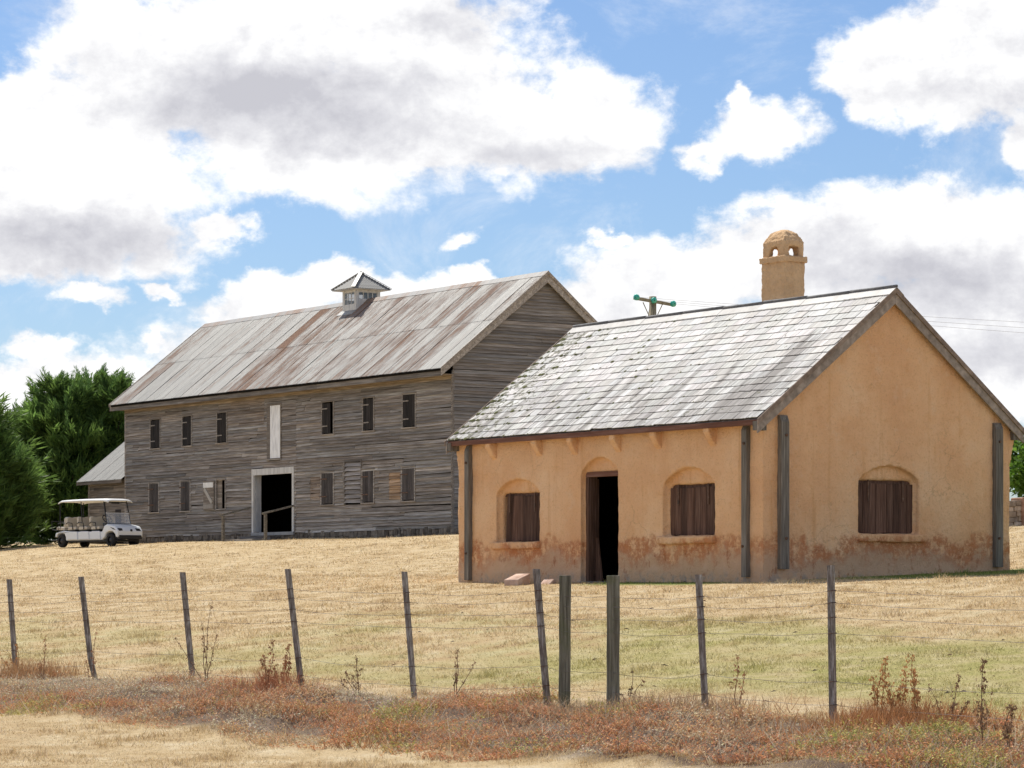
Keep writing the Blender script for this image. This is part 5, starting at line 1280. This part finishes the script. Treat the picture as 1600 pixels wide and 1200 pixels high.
# ================================================================== WEEDS
def m_weed(nt):
    c = nt.attr('tint')
    return dict(color=c, transl=0.25)
M_weed = material('dry_weed', m_weed, 0.75, 0.2)
def weed_palette(x, y, r):
    a = noise.noise(Vector((x*0.55, y*0.32, 1.7))); b = noise.noise(Vector((x*1.6, y*1.1, 5.1)))
    k = a+0.7*b
    k += r.gauss(0, 0.22)
    if k > 0.42: c = (0.52, 0.435, 0.31)          # bleached
    elif k > 0.16: c = (0.53, 0.335, 0.17)        # tan
    elif k > -0.34: c = (0.44, 0.205, 0.10)       # rust
    elif k > -0.56: c = (0.47, 0.245, 0.10)       # orange brown
    else: c = (0.36, 0.34, 0.10)                  # still greenish
    return c
def build_weeds():
    n = 15500; X = []; Y = []
    while len(X) < n:
        y = rng.uniform(16.5, 41); x = rng.uniform(-1, 1)*(0.205*y+0.6); t = y+1.46*x
        e0 = 21.5+0.12*x+0.45*math.sin(x*1.3)+0.25*math.sin(x*4.1); e1 = 27.5+0.6*math.sin(x*1.9+1)
        if not (e0 < t < e1): continue
        if noise.noise(Vector((x*1.3, y*0.8, 9.0))) < -0.28 and random.random() < 0.8: continue   # bare grey spots
        X.append(x); Y.append(y)
    X = np.array(X); Y = np.array(Y); Z = ground_np(X, Y)
    Vs = []; Cs = []
    t = Y+1.46*X
    for i in range(n):
        c = np.array(weed_palette(X[i], Y[i], random)); ns = random.randint(3, 5)
        fence_side = max(0.0, min(1.0, (t[i]-24.5)/3.0))
        hh = random.uniform(0.045, 0.11)*(1+0.1*fence_side)*(0.75+1.5*max(-0.35, noise.noise(Vector((X[i]*2.2, Y[i]*1.4, 3.3)))))
        if random.random() < 0.05: hh *= random.uniform(1.6, 2.6)
        for s in range(ns):
            a = random.uniform(0, 6.283); l = random.uniform(0.3, 1.1); h = hh*random.uniform(0.6, 1.2)
            bx, by = X[i]+random.gauss(0, 0.05), Y[i]+random.gauss(0, 0.06); bz = Z[i]-0.01
            tx, ty, tz = bx+math.cos(a)*h*l, by+math.sin(a)*h*l, bz+h
            w = random.uniform(0.0016, 0.003); cc = c*random.uniform(0.45, 1.4)
            Vs += [(bx-w, by, bz), (bx+w, by, bz), (tx, ty, tz)]; Cs += [cc*0.7, cc*0.7, cc*1.1]  # clump shading put into the stem colour: dark foot, lighter tip
            for q in range(random.randint(2, 4)):
                f = random.uniform(0.3, 1.0); px, py, pz = bx+(tx-bx)*f, by+(ty-by)*f, bz+(tz-bz)*f
                b = random.uniform(0, 6.283); u = random.uniform(0.012, 0.030); vv = random.uniform(0.005, 0.011); e = random.uniform(-0.6, 0.9)
                dx, dy, dz = math.cos(b)*u, math.sin(b)*u, e*u
                lc = c*random.uniform(0.5, 1.75)*np.array([1, random.uniform(0.85, 1.1), random.uniform(0.8, 1.1)])
                Vs += [(px, py, pz), (px+dx*0.5-math.sin(b)*vv, py+dy*0.5+math.cos(b)*vv, pz+dz*0.5+vv*0.6), (px+dx, py+dy, pz+dz)]; Cs += [lc]*3
    V = np.array(Vs); C = np.clip(np.array(Cs), 0.01, 0.75)
    o = np_mesh('weed_bank', V, np.arange(len(V)).reshape(-1, 3), C, M_weed, 'stuff'); tag(o, 'low rust-red and bleached dry weeds covering the bank below the fence', 'weeds')
    # coarse dead grass stalks lying through the bank
    m = 15000; k = rng.integers(0, n, m); x = X[k]+rng.normal(0, 0.08, m); y = Y[k]+rng.normal(0, 0.1, m)
    tint = np.array([[0.47, 0.37, 0.25]])*(0.55+0.8*rng.random((m, 1)))
    blades(x, y, 0.05+0.15*rng.random(m)**2, 0.0045+0.005*rng.random(m), 0.6+1.3*rng.random(m), tint, 'dead_stalks', M_weed, label='thin bleached grass stalks tangled through the weed bank', cat='grass')
build_weeds()

# tall dock and thistle skeletons standing along the fence, each a plant of its own
def dock(px, py, hgt, nst, col, label, seed, spread=0.18, fat=1.0):
    r = random.Random(seed); g = ground(px, py); t = empty('dry_dock_plant', (px, py, g), 0, label, 'plant', 'tall dry weeds along the fence')
    st = MB(); sd_v = []; sd_c = []
    for s in range(nst):
        h = hgt*(1.0 if s == 0 else r.uniform(0.45, 0.85)); a = r.uniform(0, 6.28); l = r.uniform(0.2, 1.0)*spread*(0.4 if s == 0 else 1)
        p0 = Vector((r.gauss(0, 0.02), r.gauss(0, 0.02), -0.02)); p3 = p0+Vector((math.cos(a)*l, math.sin(a)*l, h)); p1 = p0.lerp(p3, 0.35)+Vector((r.gauss(0, 0.012), 0, 0)); p2 = p0.lerp(p3, 0.7)+Vector((r.gauss(0, 0.018), 0, 0))
        st.tube([p0, p1, p2, p3], [0.0048, 0.004, 0.003, 0.0015], 5, tuple(c*0.75 for c in col))
        for q in range(int((34 if s == 0 else 22)*fat)):
            f = r.uniform(0.38, 1.0); p = p0.lerp(p3, f) if f > 0.7 else p1.lerp(p2, max(0, (f-0.35)/0.35)); n = 5 if fat > 0.7 else 3
            br = Vector((r.gauss(0, 0.022), r.gauss(0, 0.022), r.uniform(0, 0.03)))*(1.5-f)*fat
            for z in range(n):
                c = p+br+Vector((r.gauss(0, 0.007), r.gauss(0, 0.007), r.gauss(0, 0.007))); u = r.uniform(0.006, 0.013); b = r.uniform(0, 6.28); v = r.uniform(0.6, 1.4)
                sd_v += [c+Vector((math.cos(b)*u, math.sin(b)*u, 0)), c+Vector((-math.cos(b)*u*0.5, -math.sin(b)*u*0.5, u*0.9)), c+Vector((math.sin(b)*u*0.6, -math.cos(b)*u*0.6, -u))]; sd_c += [tuple(k*v for k in col)]*3
    st.build('stem', M_weed, t)
    np_mesh('seed_heads', np.array([tuple(v) for v in sd_v]), np.arange(len(sd_v)).reshape(-1, 3), np.array(sd_c), M_weed, 'stuff', t)
RUST, BROWN, ORANGE = (0.38, 0.19, 0.10), (0.27, 0.165, 0.10), (0.52, 0.28, 0.12)
DOCKS = [ # x, y, height, stems, colour, spread, seeds, label
    (-3.30, 31.6, 0.85, 5, BROWN, 0.45, 0.5, 'tall branching brown weed just right of the third steel picket from the left'),
    (-5.95, 35.4, 0.48, 6, ORANGE, 0.35, 0.6, 'tuft of orange-brown dead stems right of the leftmost steel picket'),
    (-4.80, 33.6, 0.62, 2, RUST, 0.15, 0.6, 'thin reddish stalk between the two leftmost steel pickets'),
    (-5.50, 34.6, 0.55, 2, RUST, 0.12, 0.6, 'short reddish stalk near the leftmost steel picket'),
    (-2.52, 30.4, 0.58, 4, RUST, 0.14, 1.0, 'clump of upright rust-red dock stalks left of the fourth steel picket'),
    (-2.36, 30.7, 0.50, 3, RUST, 0.12, 0.9, 'smaller rust-red dock stalks touching the fourth steel picket'),
    (-1.55, 28.9, 0.40, 5, BROWN, 0.22, 0.5, 'dark seed-headed weeds midway between the fourth and fifth steel pickets'),
    (-0.55, 27.9, 0.46, 4, BROWN, 0.25, 0.5, 'speckled brown weed just right of the fifth steel picket'),
    (1.00, 25.7, 0.42, 3, BROWN, 0.18, 0.4, 'thin brown stalks right of the second timber post'),
    (1.90, 24.6, 0.52, 2, RUST, 0.10, 0.6, 'slim reddish stalk right of the picket beside the timber posts'),
    (2.88, 23.0, 0.52, 4, ORANGE, 0.16, 1.0, 'orange dock spikes just right of the rightmost steel picket'),
    (3.02, 22.9, 0.44, 3, ORANGE, 0.14, 1.0, 'shorter orange dock spikes in the middle of the right-hand weed clump'),
    (3.16, 22.8, 0.56, 3, ORANGE, 0.14, 1.0, 'tallest orange dock spike of the right-hand weed clump'),
    (3.36, 22.6, 0.42, 4, BROWN, 0.22, 0.7, 'brown stalks on the right side of the orange weed clump'),
    (3.30, 20.6, 0.66, 2, (0.27, 0.165, 0.095), 0.12, 1.3, 'drooping brown dock stalk near the bottom right corner'),
    (3.42, 20.3, 0.38, 2, (0.27, 0.165, 0.095), 0.12, 1.1, 'short drooping brown dock stalk at the bottom right corner')]
for i, (x, y, h, n, c, sp, fat, lab) in enumerate(DOCKS): dock(x, y, h, n, c, lab, 100+i, sp, fat)
def undergrowth(name, cx, cy, sx, sy, m, h0, h1, col, label):
    x = cx+rng.normal(0, sx, m); y = cy+rng.normal(0, sy, m)
    tint = np.array([col])*(0.5+0.9*rng.random((m, 1)))
    blades(x, y, h0+h1*rng.random(m), 0.005+0.006*rng.random(m), 0.15+0.7*rng.random(m), tint, name, M_weed, label=label, cat='weeds')
undergrowth('orange_undergrowth', 3.0, 22.7, 0.36, 0.30, 2800, 0.08, 0.15, (0.46, 0.23, 0.10), 'dense orange dead undergrowth around the right-hand dock spikes')
undergrowth('dead_grass_clump', -5.85, 35.2, 0.30, 0.4, 1500, 0.10, 0.20, (0.46, 0.27, 0.13), 'orange-brown dead grass clump beside the leftmost steel picket')
undergrowth('dead_grass_clump', -2.48, 30.5, 0.14, 0.22, 900, 0.10, 0.20, (0.42, 0.18, 0.09), 'rust-red dead grass clump just left of the fourth steel picket')
undergrowth('dead_grass_clump', 1.25, 24.9, 0.55, 0.35, 1500, 0.06, 0.14, (0.47, 0.32, 0.19), 'pale dead grass clump at the foot of the second timber post')
def fallen_leaves():
    n = 130; X, Y = wedge(n, 24, 50, 1.5); b = MB(); r = random.Random(2)
    for x, y in zip(X, Y):
        if y+1.46*x < 28.5: continue
        z = ground(x, y)+0.03; a = r.uniform(0, 6.28); u = r.uniform(0.02, 0.045); c = r.choice([(0.07, 0.05, 0.035), (0.12, 0.07, 0.04), (0.10, 0.085, 0.06)])
        b.add([(x, y, z), (x+math.cos(a)*u-math.sin(a)*u*0.4, y+math.sin(a)*u+math.cos(a)*u*0.4, z+u*0.5), (x+math.cos(a)*u*2, y+math.sin(a)*u*2, z+0.01), (x+math.cos(a)*u+math.sin(a)*u*0.4, y+math.sin(a)*u-math.cos(a)*u*0.4, z+u*0.3)], [(0, 1, 2, 3)], c)
    o = b.build('fallen_leaves', M_weed, kind='stuff'); tag(o, 'scattered dark fallen leaves on the dry lawn', 'leaves')
fallen_leaves()
